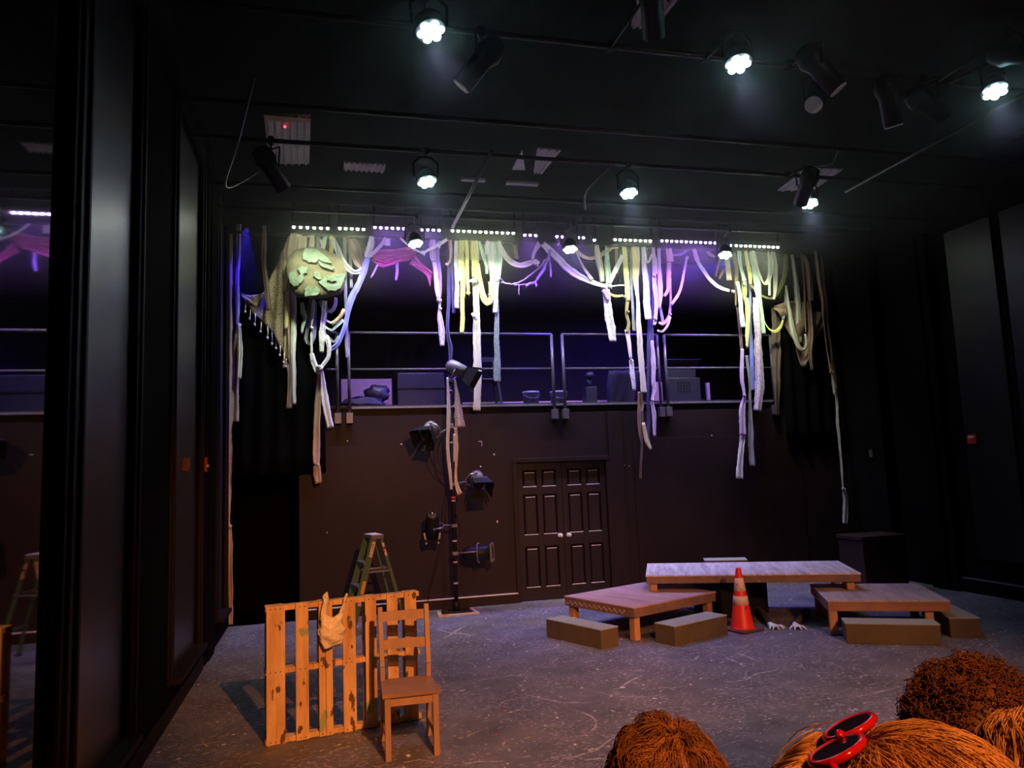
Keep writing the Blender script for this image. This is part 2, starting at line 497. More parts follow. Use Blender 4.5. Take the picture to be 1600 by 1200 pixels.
# ---- left wall: piers and blacked-out window bays with low sills, one bay left as bare dark glass
bays = [(1.9, 4.32, True), (4.60, 5.80, False), (7.25, 8.75, False), (10.15, 10.95, False)]
w = MB()
y = -2.4
for a, b, gl in bays:
    w.span((XL - 0.3, y, 0), (XL, a, ZC))
    w.span((XL - 0.3, a, 0), (XL, b, 0.32))
    w.span((XL - 0.3, a, 5.6), (XL, b, ZC))
    y = b
w.span((XL - 0.3, y, 0), (XL, 15.2, ZC))
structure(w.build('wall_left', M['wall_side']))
glass = bpy.data.materials.new('dark_window_glass'); glass.use_nodes = True
g = glass.node_tree.nodes['Principled BSDF']
g.inputs['Base Color'].default_value = (0.006, 0.006, 0.008, 1); g.inputs['Roughness'].default_value = 0.03
g.inputs['Specular IOR Level'].default_value = 1.0; g.inputs['IOR'].default_value = 2.2
for i, (a, b, gl) in enumerate(bays):
    wn = bpy.data.objects.new('window_%d' % (i + 1), None); COL.objects.link(wn); wn.location = (XL, (a + b) / 2, 0.3); wn['kind'] = 'structure'
    MB().span((XL - 0.06, a, 0.33), (XL - 0.03, b, 5.6)).build('pane' if gl else 'panel', glass if gl else M['wall_gloss'], wn)
    f = MB()
    for ya, yb in ((a - 0.14, a + 0.01), (b - 0.01, b + 0.14)):
        f.span((XL, ya, 0.30), (XL + 0.025, yb, 5.7), 0.008)
        f.span((XL, (ya * 2 + yb) / 3, 0.30), (XL + 0.045, (ya + yb * 2) / 3, 5.7), 0.010)
    f.span((XL, a - 0.14, 5.6), (XL + 0.03, b + 0.14, 5.75), 0.008)
    f.build('window_frame', M['wood_edge'], wn)
    MB().span((XL - 0.06, a - 0.02, 0.28), (XL + 0.10, b + 0.02, 0.33), 0.008).build('window_sill', M['wood_edge'], wn)
p = MB()
p.span((XL, 9.15, 0.0), (XL + 0.02, 9.95, ZC), 0.004)
p.span((XL + 0.02, 9.35, 0.0), (XL + 0.035, 9.75, ZC), 0.004)
structure(p.build('trim_8', M['wall_side']))
structure(MB().span((XL, -1.0, 0), (XL + 0.025, 9.0, 0.14), 0.004).build('baseboard_left', M['wood_edge']))

# ---- right wall: piers, flat panels, base ledge
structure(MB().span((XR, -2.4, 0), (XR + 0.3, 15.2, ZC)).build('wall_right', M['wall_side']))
p = MB()
p.span((XR - 0.12, 9.35, 0), (XR, 9.85, 5.4), 0.006)
p.span((XR - 0.16, 9.5, 0), (XR - 0.12, 9.7, 5.4), 0.006)
p.span((XR - 0.22, 10.5, 0), (XR, 11.44, 5.4), 0.006)
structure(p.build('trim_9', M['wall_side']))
p = MB()
for a, b in ((8.25, 9.05), (6.6, 8.1), (5.0, 6.4)):
    p.span((XR - 0.03, a, 0.5), (XR, b, 5.3), 0.006)
structure(p.build('trim_6', M['panel_dull']))
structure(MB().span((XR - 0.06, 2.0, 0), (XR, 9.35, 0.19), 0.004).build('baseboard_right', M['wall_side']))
structure(MB().span((XR - 0.07, 2.0, 0.19), (XR, 9.35, 0.205), 0.003).build('trim_7', M['grey']))

# ---- double door
dr = bpy.data.objects.new('door_1', None); COL.objects.link(dr); dr.location = ((DX0 + DX1) / 2, YB, 0); dr['kind'] = 'structure'
c = MB()
c.span((DX0 - 0.07, YB - 0.03, 0), (DX0, YB, DZ + 0.07), 0.006).span((DX1, YB - 0.03, 0), (DX1 + 0.07, YB, DZ + 0.07), 0.006)
c.span((DX0 - 0.07, YB - 0.035, DZ), (DX1 + 0.07, YB, DZ + 0.07), 0.006)
c.build('door_frame', M['wall'], dr)
M['edge_light'] = mat('pale_ledge_highlight', (0.75, 0.72, 0.72), 0.9)
M['door'] = mat('black_door_paint', (0.014, 0.0085, 0.009), 0.4, spec=0.4)
xm = (DX0 + DX1) / 2
for x0, x1, kx in ((DX0 + 0.005, xm - 0.003, xm - 0.07), (xm + 0.003, DX1 - 0.005, xm + 0.07)):
    d = MB()
    cols = [x0 + 0.09, (x0 + x1) / 2 - 0.04, (x0 + x1) / 2 + 0.04, x1 - 0.09]
    rows = [(0.20, 0.82), (1.00, 1.62), (1.74, 2.00)]
    y0, y1 = YB + 0.03, YB + 0.07
    # stiles and rails in front of a thinner core, raised fields in the openings
    d.span((x0, y1 - 0.008, 0.01), (x1, y1, DZ - 0.01))
    for a, b in ((x0, cols[0]), (cols[1], cols[2]), (cols[3], x1)):
        d.span((a, y0, 0.01), (b, y1 - 0.008, DZ - 0.01), 0.002)
    zz = [0.01] + [v for r in rows for v in r] + [DZ - 0.01]
    for a, b in ((cols[0], cols[1]), (cols[2], cols[3])):
        for k in range(0, 8, 2):
            d.span((a, y0, zz[k]), (b, y1 - 0.008, zz[k + 1]), 0.002)
        for r0, r1 in rows:
            q = 0.035
            o0 = [(a + 0.004, y1 - 0.008, r0 + 0.004), (b - 0.004, y1 - 0.008, r0 + 0.004), (b - 0.004, y1 - 0.008, r1 - 0.004), (a + 0.004, y1 - 0.008, r1 - 0.004)]
            i0 = [(a + q, y0 + 0.004, r0 + q), (b - q, y0 + 0.004, r0 + q), (b - q, y0 + 0.004, r1 - q), (a + q, y0 + 0.004, r1 - q)]
            vo = [d.bm.verts.new(v) for v in o0]; vi = [d.bm.verts.new(v) for v in i0]
            d.bm.faces.new(vi)
            for k in range(4):
                d.bm.faces.new((vo[k], vo[(k + 1) % 4], vi[(k + 1) % 4], vi[k]))
    lf = d.build('door_leaf', M['door'], dr)
    du = MB()  # pale strips paint in the top light on up-facing panel edges
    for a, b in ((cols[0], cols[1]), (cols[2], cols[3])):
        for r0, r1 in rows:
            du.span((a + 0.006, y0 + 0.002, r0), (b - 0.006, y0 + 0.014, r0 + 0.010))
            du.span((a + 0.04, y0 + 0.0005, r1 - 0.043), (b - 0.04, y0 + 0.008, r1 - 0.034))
    du.build('ledge_highlight', M['edge_light'], lf)
    k = MB().cyl((kx, YB + 0.03, 0.97), (kx, YB - 0.02, 0.97), 0.012)
    k.ball((kx, YB - 0.035, 0.97), 0.032, (1, 0.8, 1), 2)
    k.cyl((kx, YB + 0.03, 0.97), (kx, YB + 0.022, 0.97), 0.034)
    k.build('door_knob', M['knob'], lf)

# ---- chalk and paint scuffs worn into the floor
def scuffs(name, m, n, lmin, lmax, wmin, wmax, given):
    g = MB()
    paths = [([onz(a, b, 0) for a, b in p], w_) for p, w_ in given]
    rs = random.Random(5 + n)
    for _ in range(n):
        x, y = rs.uniform(-0.8, 8.0), rs.uniform(3.6, 11.0)
        a = rs.gauss(0.25, 0.6) if rs.random() < 0.75 else rs.uniform(0, PI)
        L = rs.uniform(lmin, lmax) * (1 if rs.random() < 0.8 else 2); c = rs.gauss(0, 0.9)
        q = []
        for i in range(7):
            t = i / 6 - 0.5
            q.append(Vector((x + math.cos(a + c * t) * L * t, y + math.sin(a + c * t) * L * t, 0)))
        paths.append((q, rs.uniform(wmin, wmax)))
    for k, (q, w_) in enumerate(paths):
        rows_ = []
        zz = 0.0008 + 0.00001 * k
        for i in range(len(q)):
            t = (q[min(i + 1, len(q) - 1)] - q[max(i - 1, 0)]).normalized()
            nrm = Vector((-t.y, t.x, 0)) * w_ * (0.25 + 0.75 * math.sin(PI * (i + 0.3) / (len(q) - 0.4))) * rs.uniform(0.6, 1.2)
            rows_.append([q[i] + nrm + Vector((0, 0, zz)), q[i] - nrm + Vector((0, 0, zz))])
        g.grid(rows_)
    return structure(g.build(name, M[m]))

scuffs('floor_scuffs', 'scuff', 210, 0.06, 0.40, 0.004, 0.013, [
    ([(683, 983), (700, 988), (722, 990), (737, 993)], 0.022), ([(697, 996), (712, 986), (727, 978)], 0.018), ([(688, 981), (706, 983)], 0.02),
    ([(972, 1072), (985, 1064), (1004, 1055)], 0.016), ([(1133, 1027), (1148, 1033), (1164, 1041)], 0.028), ([(1150, 1020), (1168, 1026), (1186, 1034)], 0.024),
    ([(862, 1188), (900, 1182), (935, 1170), (958, 1152)], 0.010), ([(912, 1188), (935, 1185), (952, 1186)], 0.016), ([(820, 1085), (850, 1092), (880, 1098), (918, 1098)], 0.014),
    ([(1165, 1062), (1185, 1052), (1215, 1047)], 0.016), ([(1100, 1078), (1140, 1077), (1195, 1075)], 0.010), ([(760, 1105), (790, 1103)], 0.012),
    ([(505, 1183), (525, 1172), (548, 1165)], 0.012), ([(630, 1192), (655, 1187), (675, 1190)], 0.014), ([(720, 1195), (745, 1190), (785, 1190)], 0.012), ([(1240, 1145), (1268, 1143)], 0.012)])
scuffs('floor_yellow_spatter', 'scuff_y', 16, 0.02, 0.07, 0.004, 0.010, [
    ([(705, 1155), (725, 1152), (750, 1142)], 0.012), ([(857, 1066), (880, 1068), (900, 1065)], 0.012), ([(1004, 1097), (1020, 1097)], 0.008), ([(1263, 1118), (1272, 1122)], 0.012), ([(310, 1150), (318, 1160), (325, 1168)], 0.012)])
scuffs('floor_red_spatter', 'scuff_r', 10, 0.02, 0.05, 0.004, 0.010, [([(784, 1110), (792, 1111)], 0.01), ([(825, 1128), (833, 1130)], 0.012), ([(868, 1105), (874, 1107)], 0.009)])
# ------------------------------------------------------------------ lighting grid overhead
ZP = 5.55
i = 0
GRP = 'pipes of the lighting grid'
for y in (5.6, 7.12, 7.92, 9.18, 10.02):
    lab = {5.6: 'long dark grid pipe nearest the seats, carrying the first row of lit lamps', 7.12: 'dark crosswise grid pipe between the first and second rows of lit lamps',
           7.92: 'dark crosswise grid pipe carrying the middle row of lit lamps', 9.18: 'dark crosswise grid pipe just beyond the middle row of lit lamps',
           10.02: 'dark crosswise grid pipe carrying the back row of lit lamps'}[y]
    tag(MB().tube([(XL, y, ZP), (XR, y, ZP)], 0.024, 10).build('grid_pipe', M['pipe'], None, True, (XL, y, ZP)), lab, 'pipe', GRP)
for x, y0, y1, lab in ((1.83, 7.7, 10.3, 'short dark lengthwise grid pipe passing above the tower of stage lamps'), (6.75, 5.3, 8.2, 'dark lengthwise grid pipe sloping away toward the end of the first lamp row')):
    tag(MB().tube([(x, y0, ZP - 0.05), (x, y1, ZP - 0.05)], 0.022, 10).build('grid_pipe', M['pipe'], None, True, (x, y0, ZP)), lab, 'pipe', GRP)

# pale corrugated sheets showing between black parts of the ceiling
def sheet(name, label, poly, ribs=6, split=None):
    t = thing(name, label, 'ceiling panel', (sum(p[0] for p in poly) / len(poly), sum(p[1] for p in poly) / len(poly), ZC - 0.04), 0, 'pale ceiling sheets')
    pts = [Vector((p[0], p[1], ZC - 0.02)) for p in poly]
    MB().prism(pts, (0, 0, 0.018)).build('sheet', M['pale'], t)
    xs = [p.x for p in pts]
    r = MB()
    if len(poly) == 4:
        a, b, c, d = pts
        for k in range(ribs):
            u = (k + 0.5) / ribs
            r.bar(a.lerp(b, u) + Vector((0, 0, -0.012)), d.lerp(c, u) + Vector((0, 0, -0.012)), 0.028, 0.014)
        r.build('rib', M['pale'], t)
    return t

t = sheet('ceiling_sheet', 'largest white corrugated ceiling sheet, with rusty end and red pilot light', [(-0.62, 8.62), (-0.10, 8.56), (-0.14, 9.97), (-0.66, 10.05)])
MB().span((-0.62, 8.6, ZC - 0.045), (-0.10, 8.72, ZC - 0.02)).build('rusty_end', M['rust'], t)
MB().ball((-0.40, 8.85, ZC - 0.05), 0.016, (1, 1, 1), 1).build('pilot_light', REDL, t)
sheet('ceiling_sheet', 'narrow pale ceiling sheet above the first violet light bar', [(0.31, 9.84), (0.86, 9.84), (0.86, 10.10), (0.31, 10.10)], 8)
sheet('ceiling_sheet', 'small three-cornered pale ceiling sheet above the longest cream light bar', [(2.60, 9.75), (2.58, 9.12), (2.79, 9.74)])
sheet('ceiling_sheet', 'wedge-shaped pale ceiling sheet beside the three-cornered one', [(2.76, 9.02), (3.09, 9.03), (3.06, 9.80), (2.92, 9.78)], 3)
sheet('ceiling_sheet', 'pale slanted ceiling sheet with a lamp hanging in front, close over the seats', [(2.78, 5.82), (3.16, 5.75), (3.14, 6.22), (2.90, 6.24)], 4)
sheet('ceiling_sheet', 'pale slanted ceiling sheet behind the lit lamp at the end of the middle row', [(6.82, 9.02), (7.40, 9.01), (7.48, 9.78), (6.92, 9.92)], 4)
for a, b, lab in (((2.62, 10.12), (3.10, 10.17), 'short pale metal channel under the wedge-shaped ceiling sheet'), ((1.95, 10.1), (2.30, 10.13), 'short pale metal channel beside the lengthwise pipe over the tower')):
    tag(MB().span((a[0], a[1], ZC - 0.06), (b[0], b[1] + 0.05, ZC - 0.02), 0.008).build('ceiling_channel', M['frost'], None, True, (a[0], a[1], ZC - 0.04)), lab, 'channel', 'pale ceiling channels')

# ------------------------------------------------------------------ lit LED par lamps, three rows of three
def par(loc, tilt, yaw, label, power, pipe_y):
    t = thing('led_par_lamp', label, 'stage lamp', loc, 0, 'lit par lamps in the grid')
    ax = Vector((math.tan(yaw), math.tan(tilt), -1)).normalized()     # where the face looks
    p = Vector(loc)
    h = MB().lathe(p, -ax * 0.17, [(0, 0.112), (0.05, 0.116), (0.55, 0.11), (0.75, 0.085), (1.0, 0.05)], 24)
    h.build('housing', M['black'], t)
    x = Vector((1, 0, 0)); q = p - ax * 0.06
    y = MB().tube([q + x * 0.13, q + x * 0.135 + Vector((0, 0, 0.16)), q + x * 0.06 + Vector((0, 0, 0.23)), q - x * 0.06 + Vector((0, 0, 0.23)), q - x * 0.135 + Vector((0, 0, 0.16)), q - x * 0.13], 0.012, 6)
    y.build('yoke', M['black'], t)
    cl = MB().box((p.x, pipe_y, ZP - 0.01), (0.05, 0.075, 0.08), None, 0.008)
    cl.tube([q + Vector((0, 0, 0.23)), (p.x, pipe_y, ZP - 0.03)], 0.014, 6)
    cl.build('clamp', M['black'], t)
    u = ax.orthogonal().normalized(); v = ax.cross(u)
    for k in range(7):
        c = p + ax * 0.004 if k == 0 else p + ax * 0.004 + (u * math.cos(k * PI / 3) + v * math.sin(k * PI / 3)) * 0.069
        MB().lathe(c, ax * 0.02, [(0, 0.034), (0.5, 0.030), (1, 0.014)], 14).build('lens', PARL, t)
    s = lamp('SPOT', 'par_beam', p + ax * 0.05, None, power, (0.54, 0.60, 1.0), spot_size=math.radians(62), spot_blend=1.0, shadow_soft_size=0.09)
    s.rotation_euler = ax.to_track_quat('-Z', 'Y').to_euler()
    return t

rows = [(5.10, 5.6, 'first row'), (7.93, 7.92, 'middle row'), (10.18, 10.02, 'back row')]
which = ['nearest the window wall', 'at the centre', 'farthest from the window wall']
for (y, py_, rn), xs in zip(rows, ((0.79, 3.29, 5.85), (1.14, 3.53, 5.97), (1.28, 3.55, 6.08))):
    for k, x in enumerate(xs):
        par((x, y, 5.2), math.radians(-16), math.radians((9, 0, -9)[k]), 'lit cyan-white par lamp of the %s, %s' % (rn, which[k]), 60, py_)

# ------------------------------------------------------------------ unlit stage lamps hanging in the dark
def ellipsoid_lamp(loc, d, label, face=None):
    t = thing('spotlight', label, 'stage lamp', loc, 0, 'unlit spotlights in the grid')
    p = Vector(loc); d = Vector(d).normalized()
    MB().lathe(p - d * 0.24, d * 0.48, [(0, 0.03), (0.06, 0.09), (0.3, 0.115), (0.45, 0.085), (1.0, 0.085)], 20).build('housing', M['black'], t)
    MB().lathe(p + d * 0.238, d * 0.012, [(0, 0.080), (1, 0.074)], 20).build('lens', face or M['frost'], t)
    u = d.cross(Vector((0, 0, 1))).normalized()
    MB().tube([p + u * 0.12, p + u * 0.13 + Vector((0, 0, 0.2)), p - u * 0.13 + Vector((0, 0, 0.2)), p - u * 0.12], 0.011, 6).build('yoke', M['black'], t)
    pyy = min((5.6, 7.12, 7.92), key=lambda v_: abs(v_ - p.y))
    cl = MB().tube([p + Vector((0, 0, 0.2)), (p.x, p.y, ZP - 0.02)], 0.013, 6)
    if abs(pyy - p.y) > 0.05:
        cl.tube([(p.x, p.y, ZP - 0.02), (p.x, pyy, ZP - 0.02)], 0.013, 6)
    cl.box((p.x, pyy, ZP), (0.06, 0.075, 0.08), None, 0.008).build('clamp', M['black'], t)
    return t

ellipsoid_lamp((4.42, 5.62, 5.30), (-0.5, -0.4, -0.55), 'unlit spotlight with a pale oval lens beside the centre lamp of the first row', M['frost'])
ellipsoid_lamp((4.13, 5.20, 5.30), (0.6, -0.2, -0.9), 'unlit spotlight showing only a small lens edge, above the pale oval one')
ellipsoid_lamp((5.15, 5.58, 5.30), (0.3, 0.2, -0.9), 'unlit spotlight with a dim flat lens between two lit lamps of the first row')
ellipsoid_lamp((5.57, 5.58, 5.30), (0.9, 0.2, -0.3), 'unlit spotlight with a long grey side just before the end lamp of the first row')
ellipsoid_lamp((5.72, 4.75, 5.34), (0.2, -0.8, -0.5), 'unlit round-backed spotlight above the end lamp of the first row', M['grey'])
ellipsoid_lamp((5.69, 7.58, 5.28), (0.1, 0.7, -0.6), 'unlit lamp in front of the pale ceiling sheet at the end of the middle row', M['black'])
ellipsoid_lamp((1.27, 5.62, 5.30), (-0.6, 0.3, -0.7), 'unlit spotlight glinting blue beside the first lit lamp nearest the window wall')
ellipsoid_lamp((2.40, 4.78, 5.40), (0.3, 0.6, -0.5), 'unlit spotlight hanging before the pale slanted sheet over the seats', M['black'])
ellipsoid_lamp((-0.50, 7.92, 5.25), (0.5, 0.5, -0.7), 'unlit dark spotlight in front of the largest white ceiling sheet', M['black'])

# cables drooping along the grid
def cable(name, label, pts, r=0.008, m='black', cat='cable'):
    P = [Vector(p) for p in pts]
    o = MB().tube(smooth(P, 0.08), r, 6).build(name, M[m], None, True, P[0])
    return tag(o, label, cat)

def catmull(P, t):
    n = len(P) - 1
    i = min(int(t), n - 1); u = t - i
    p0, p1, p2, p3 = P[max(i - 1, 0)], P[i], P[i + 1], P[min(i + 2, n)]
    return 0.5 * ((2 * p1) + (p2 - p0) * u + (2 * p0 - 5 * p1 + 4 * p2 - p3) * u * u + (3 * p1 - p0 - 3 * p2 + p3) * u ** 3)

def smooth(P, step):
    out = []
    for i in range(len(P) - 1):
        n = max(2, int((P[i + 1] - P[i]).length / step + 0.5))
        out += [catmull(P, i + k / n) for k in range(n)]
    return out + [P[-1]]

cable('power_cable', 'black cable hanging in a loop from the grid pipe beside the window wall', [(-0.55, 6.6, ZP), (-0.75, 7.2, 5.2), (-0.95, 8.0, 5.05), (-0.7, 8.8, ZP)], 0.012, 'rail')
cable('power_cable', 'black cable looping under the pipe beside the wedge-shaped sheet', [(3.35, 7.92, ZP), (3.15, 8.3, 5.35), (3.3, 8.8, 5.3), (3.42, 9.18, ZP)], 0.010, 'grey')
cable('power_cable', 'black cable dropping to the lamp at the end of the middle row', [(5.8, 7.1, ZP), (5.85, 7.3, 5.45), (5.75, 7.5, 5.5), (5.72, 7.9, ZP)], 0.010, 'grey')

# ------------------------------------------------------------------ LED light bars over the balcony front
YL = 10.60
bars = [('w', 459, 355, 512, 357.5, 6, 'cream-lit LED bar above the moon, closest to the window wall'), ('w', 531, 357, 568, 359, 5, 'short cream-lit LED bar between the moon and the pink netting'),
        ('v', 586, 355.5, 631, 358, 6, 'violet-lit LED bar above the pink netting'), ('v', 659.5, 359, 686, 360.5, 4, 'four-diode violet LED bar above the tower'),
        ('w', 707, 361.5, 802, 364.5, 12, 'longest cream-lit LED bar, above the yellow strips'), ('v', 820, 367.5, 837, 368.5, 3, 'three-diode violet LED bar above the tied swag'),
        ('v', 870, 370, 878, 370.5, 2, 'tiny two-diode violet LED bar before the back row centre lamp'), ('v', 903.5, 371.5, 911.5, 372, 2, 'tiny two-diode violet LED bar beyond the back row centre lamp'),
        ('w', 928.5, 375.5, 928.5, 375.5, 1, 'single cream diode on its own beside the white V of cloth'), ('w', 961, 375.8, 1016, 376, 8, 'eight-diode cream LED bar above the lace strips'),
        ('v', 1034, 376, 1117, 380.5, 12, 'longest violet LED bar, between the lace strips and the peach flap'), ('w', 1143, 383.5, 1215, 387, 11, 'cream-lit LED bar farthest from the window wall')]
for kind, xa, ya, xb, yb, n, lab in bars:
    a, b = ony(xa, ya, YL), ony(xb, yb, YL)
    mid = (a + b) / 2
    t = thing('led_bar', lab, 'light bar', mid, 0, 'LED bars over the balcony')
    MB().span((a.x - 0.05, YL - 0.035, mid.z + 0.012), (b.x + 0.05, YL + 0.035, mid.z + 0.075), 0.006).build('housing', M['black'], t)
    for s in (a.x - 0.02, b.x + 0.02):
        MB().span((s - 0.012, YL - 0.012, mid.z + 0.075), (s + 0.012, YL + 0.012, 5.87)).build('bracket', M['black'], t)
    for k in range(n):
        c = a.lerp(b, k / max(n - 1, 1))
        MB().ball((c.x, YL - 0.004, mid.z), 0.020, (1, 1, 0.8), 2).build('diode', LEDW if kind == 'w' else LEDV, t)
    L = max(b.x - a.x, 0.06)
    lo = lamp('AREA', 'led_light', (mid.x, YL - 0.02, mid.z - 0.03), (mid.x, YL + 0.36, mid.z - 1), (1.75 if kind == 'w' else 3.0) * n, (0.88, 1.0, 0.62) if kind == 'w' else (0.40, 0.16, 1.0), shape='RECTANGLE', size=L, size_y=0.04, spread=math.radians(100))
t = tag(MB().tube([(XL, YL + 0.0, 5.88), (XR, YL + 0.0, 5.88)], 0.024, 10).build('batten_pipe', M['pipe'], None, True, (3.5, YL, 5.88)), 'dark pipe the LED bars are bracketed under', 'pipe')
t = tag(MB().tube([(XL, 11.22, 5.60), (XR, 11.22, 5.60)], 0.021, 10).build('batten_pipe', M['pipe'], None, True, (3.5, 11.22, 5.6)), 'dark pipe behind the LED bars that the cloth strips are tied to', 'pipe')
# ------------------------------------------------------------------ tower of stage lamps
TX, TY = 1.85, 11.02
tw = thing('boom_stand', 'black floor-standing pipe boom with white tape rings on a flat steel base', 'lamp stand', (TX, TY, 0))
MB().cyl((TX, TY, 0.03), (TX, TY, 3.45), 0.030, n=14).build('pole', M['black'], tw)
for z in (0.42, 0.72, 1.02, 1.60, 2.45, 2.72, 2.98, 3.22):
    MB().cyl((TX, TY, z - 0.012), (TX, TY, z + 0.012), 0.034, n=14).build('tape_ring', M['tape'], tw)
MB().cyl((TX, TY, 1.63), (TX, TY, 1.66), 0.034, n=14).build('red_tape_ring', M['tape_r'], tw)
b = MB().span((TX - 0.20, TY - 0.13, 0.0), (TX + 0.20, TY + 0.15, 0.035), 0.006)
b.span((TX - 0.19, TY + 0.05, 0.035), (TX + 0.20, TY + 0.12, 0.085), 0.006)
b.span((TX - 0.20, TY - 0.10, 0.035), (TX - 0.15, TY + 0.10, 0.06), 0.004).cyl((TX, TY, 0.03), (TX, TY, 0.16), 0.045)
b.build('base', M['black'], tw)
r = MB()
r.bar((TX - 0.27, TY - 0.20, 0.012), (TX + 0.27, TY - 0.20, 0.012), 0.04, 0.024).bar((TX - 0.27, TY - 0.20, 0.012), (TX - 0.24, TY + 0.14, 0.012), 0.05, 0.024).bar((TX + 0.27, TY - 0.20, 0.012), (TX + 0.24, TY + 0.14, 0.012), 0.05, 0.024)
r.build('taped_rim', M['tape'], tw)
MB().box((TX - 0.20, TY - 0.205, 0.027), (0.07, 0.045, 0.006)).build('red_tape', M['tape_r'], tw)


def can(label, p, d, at, length=0.30, rad=0.105, m='grey', doors=1, hood=0.0, square=0.0, up=(0, 0, 1), bulb=False):
    """a can lamp: p middle of the barrel, d where it points, at the height of its side arm"""
    p, d = Vector(p), Vector(d).normalized()
    t = thing('can_lamp', label, 'stage lamp', p, 0, 'lamps clamped to the boom')
    MB().lathe(p - d * length * 0.55, d * length, [(0, rad * 0.35), (0.06, rad * 0.66), (0.16, rad * 0.88), (0.3, rad * 0.97), (0.36, rad), (1.0, rad)], 24, True).build('barrel', M[m], t)
    fr = p + d * length * 0.45
    u = d.cross(Vector(up)).normalized(); v = u.cross(d)
    MB().lathe(fr - d * 0.006, d * 0.014, [(0, rad * 0.93), (1, rad * 0.9)], 24).build('lens', M['black'], t)
    s = rad * 1.12
    g = MB()
    for k, (a, bq) in enumerate(((u, v), (v, u), (-u, v), (-v, u))):
        g.bar(fr + a * s - bq * s, fr + a * s + bq * s, 0.012, 0.03, d)
    g.build('frame', M['black'] if not square else M['grey'], t)
    if doors:
        spr = 0.35
        for k, (a, bq, ln) in enumerate(((u, v, 1.0), (-u, v, 1.0), (v, u, 1.15), (-v, u, 1.15))):
            e = (d + a * spr).normalized() * (0.17 * ln)
            o = fr + a * s + d * 0.01
            n = (a - d * spr).normalized() * 0.004
            MB().prism([o - bq * s * 0.95, o + bq * s * 0.95, o + bq * s * 1.25 + e, o - bq * s * 1.25 + e], n).build('barn_door', M['black'], t)
    # yoke and clamp reaching for the pole
    q = Vector((TX, TY, at))
    side = (q - p); side = (side - d * side.dot(d)).normalized()
    w = d.cross(side).normalized()
    MB().tube([p + w * (rad + 0.012), p + w * (rad + 0.02) + side * 0.10, p + side * 0.17 + w * 0.05, p + side * 0.17 - w * 0.05, p - w * (rad + 0.02) + side * 0.10, p - w * (rad + 0.012)], 0.010, 8).build('yoke', M['silver'] if m != 'black' or bulb else M['grey'], t)
    c = MB().tube([p + side * 0.17, q + (p - q).normalized() * 0.03], 0.012, 8)
    c.box(q, (0.085, 0.085, 0.05), None, 0.008)
    c.build('clamp', M['grey'], t)
    for sg in (1, -1):
        MB().cyl(p + w * sg * rad, p + w * sg * (rad + 0.035), 0.014, n=10).build('knob', M['silver'], t)
    return t

can('silver-grey can lamp with one wide barn door tipped downward on top of the boom', ony(715, 577, 10.98), (0.72, -0.30, -0.48), 3.38, 0.34, 0.105, 'grey', 1)
can('grey can lamp with square black barn doors, uppermost on the window side of the boom', ony(671, 671, 10.95), (-0.42, -0.62, -0.50), 2.68, 0.26, 0.10, 'grey', 1)
can('grey can lamp with square black barn doors on the door side of the boom', ony(746, 748, 10.97), (0.05, -0.75, -0.62), 1.84, 0.24, 0.10, 'grey', 1)
t = can('round-backed black lamp hanging face down on the lower window side of the boom', ony(675, 822, 10.98), (0.0, 0.30, -0.95), 1.24, 0.40, 0.10, 'black', 0, bulb=True, up=(0, 1, 0))
pp = ony(675, 806, 10.86)
MB().lathe(pp, (0, -0.03, 0.045), [(0, 0.062), (0.5, 0.055), (1, 0.045)], 20, False).build('vent_ring', M['grey'], t)
MB().ball(pp + Vector((0, -0.03, 0.03)), 0.022, (1, 1, 1), 2).build('glint_cap', M['silver'], t)
for sx in (-1, 1):
    p0 = ony(675, 840, 10.98) + Vector((sx * 0.115, -0.02, 0))
    MB().bar(p0 + Vector((0, 0, 0.07)), p0 + Vector((-sx * 0.03, 0, -0.09)), 0.03, 0.03, (0, 1, 0), 0.004).build('gel_clip', M['silver'], t)
can('dark can lamp with square gel frame pointing sideways, lowest on the boom', ony(748, 864, 11.0), (0.90, -0.32, 0.03), 0.84, 0.44, 0.11, 'black', 0, square=1)


def pcable(label, pts, y=11.0, r=0.006):
    P = [ony(a, b, y + (0.03 * ((k * 7) % 3 - 1))) for k, (a, b) in enumerate(pts)]
    o = MB().tube(smooth(P, 0.05), r, 6).build('lamp_cable', M['black'], None, True, P[-1])
    return tag(o, label, 'cable', 'cables along the boom')

pcable('black cable sagging from the uppermost window-side lamp into the boom', [(668, 692), (674, 720), (683, 735), (696, 745), (704, 752)])
pcable('black cable bowing out round the window side of the boom', [(703, 672), (692, 682), (684, 705), (688, 730), (700, 748)])
pcable('black cable bundle running down behind the boom to the floor', [(704, 745), (697, 790), (694, 830), (684, 880), (672, 920), (668, 945)])
pcable('black plug lead dangling beside the lower rings of the boom', [(711, 800), (716, 815), (719, 830), (716, 842)])
# ------------------------------------------------------------------ railings on the balcony edge
def railing(label, x0, x1, posts):
    t = thing('balcony_railing', label, 'railing', ((x0 + x1) / 2, YB - 0.04, ZB), 0, 'railings along the balcony')
    yr = YB - 0.05
    for z, r in ((4.16, 0.021), (3.60, 0.018)):
        MB().cyl((x0, yr, z), (x1, yr, z), r, n=12).build('top_rail' if z > 4 else 'mid_rail', M['rail'], t)
    for x in posts:
        p = MB().cyl((x, yr, ZB - 0.19), (x, yr, 4.16), 0.024, n=12).build('post', M['rail'], t)
        MB().box((x, YB - 0.05, ZB - 0.19), (0.10, 0.09, 0.16), None, 0.006).build('bracket', M['rail'], p)
    return t

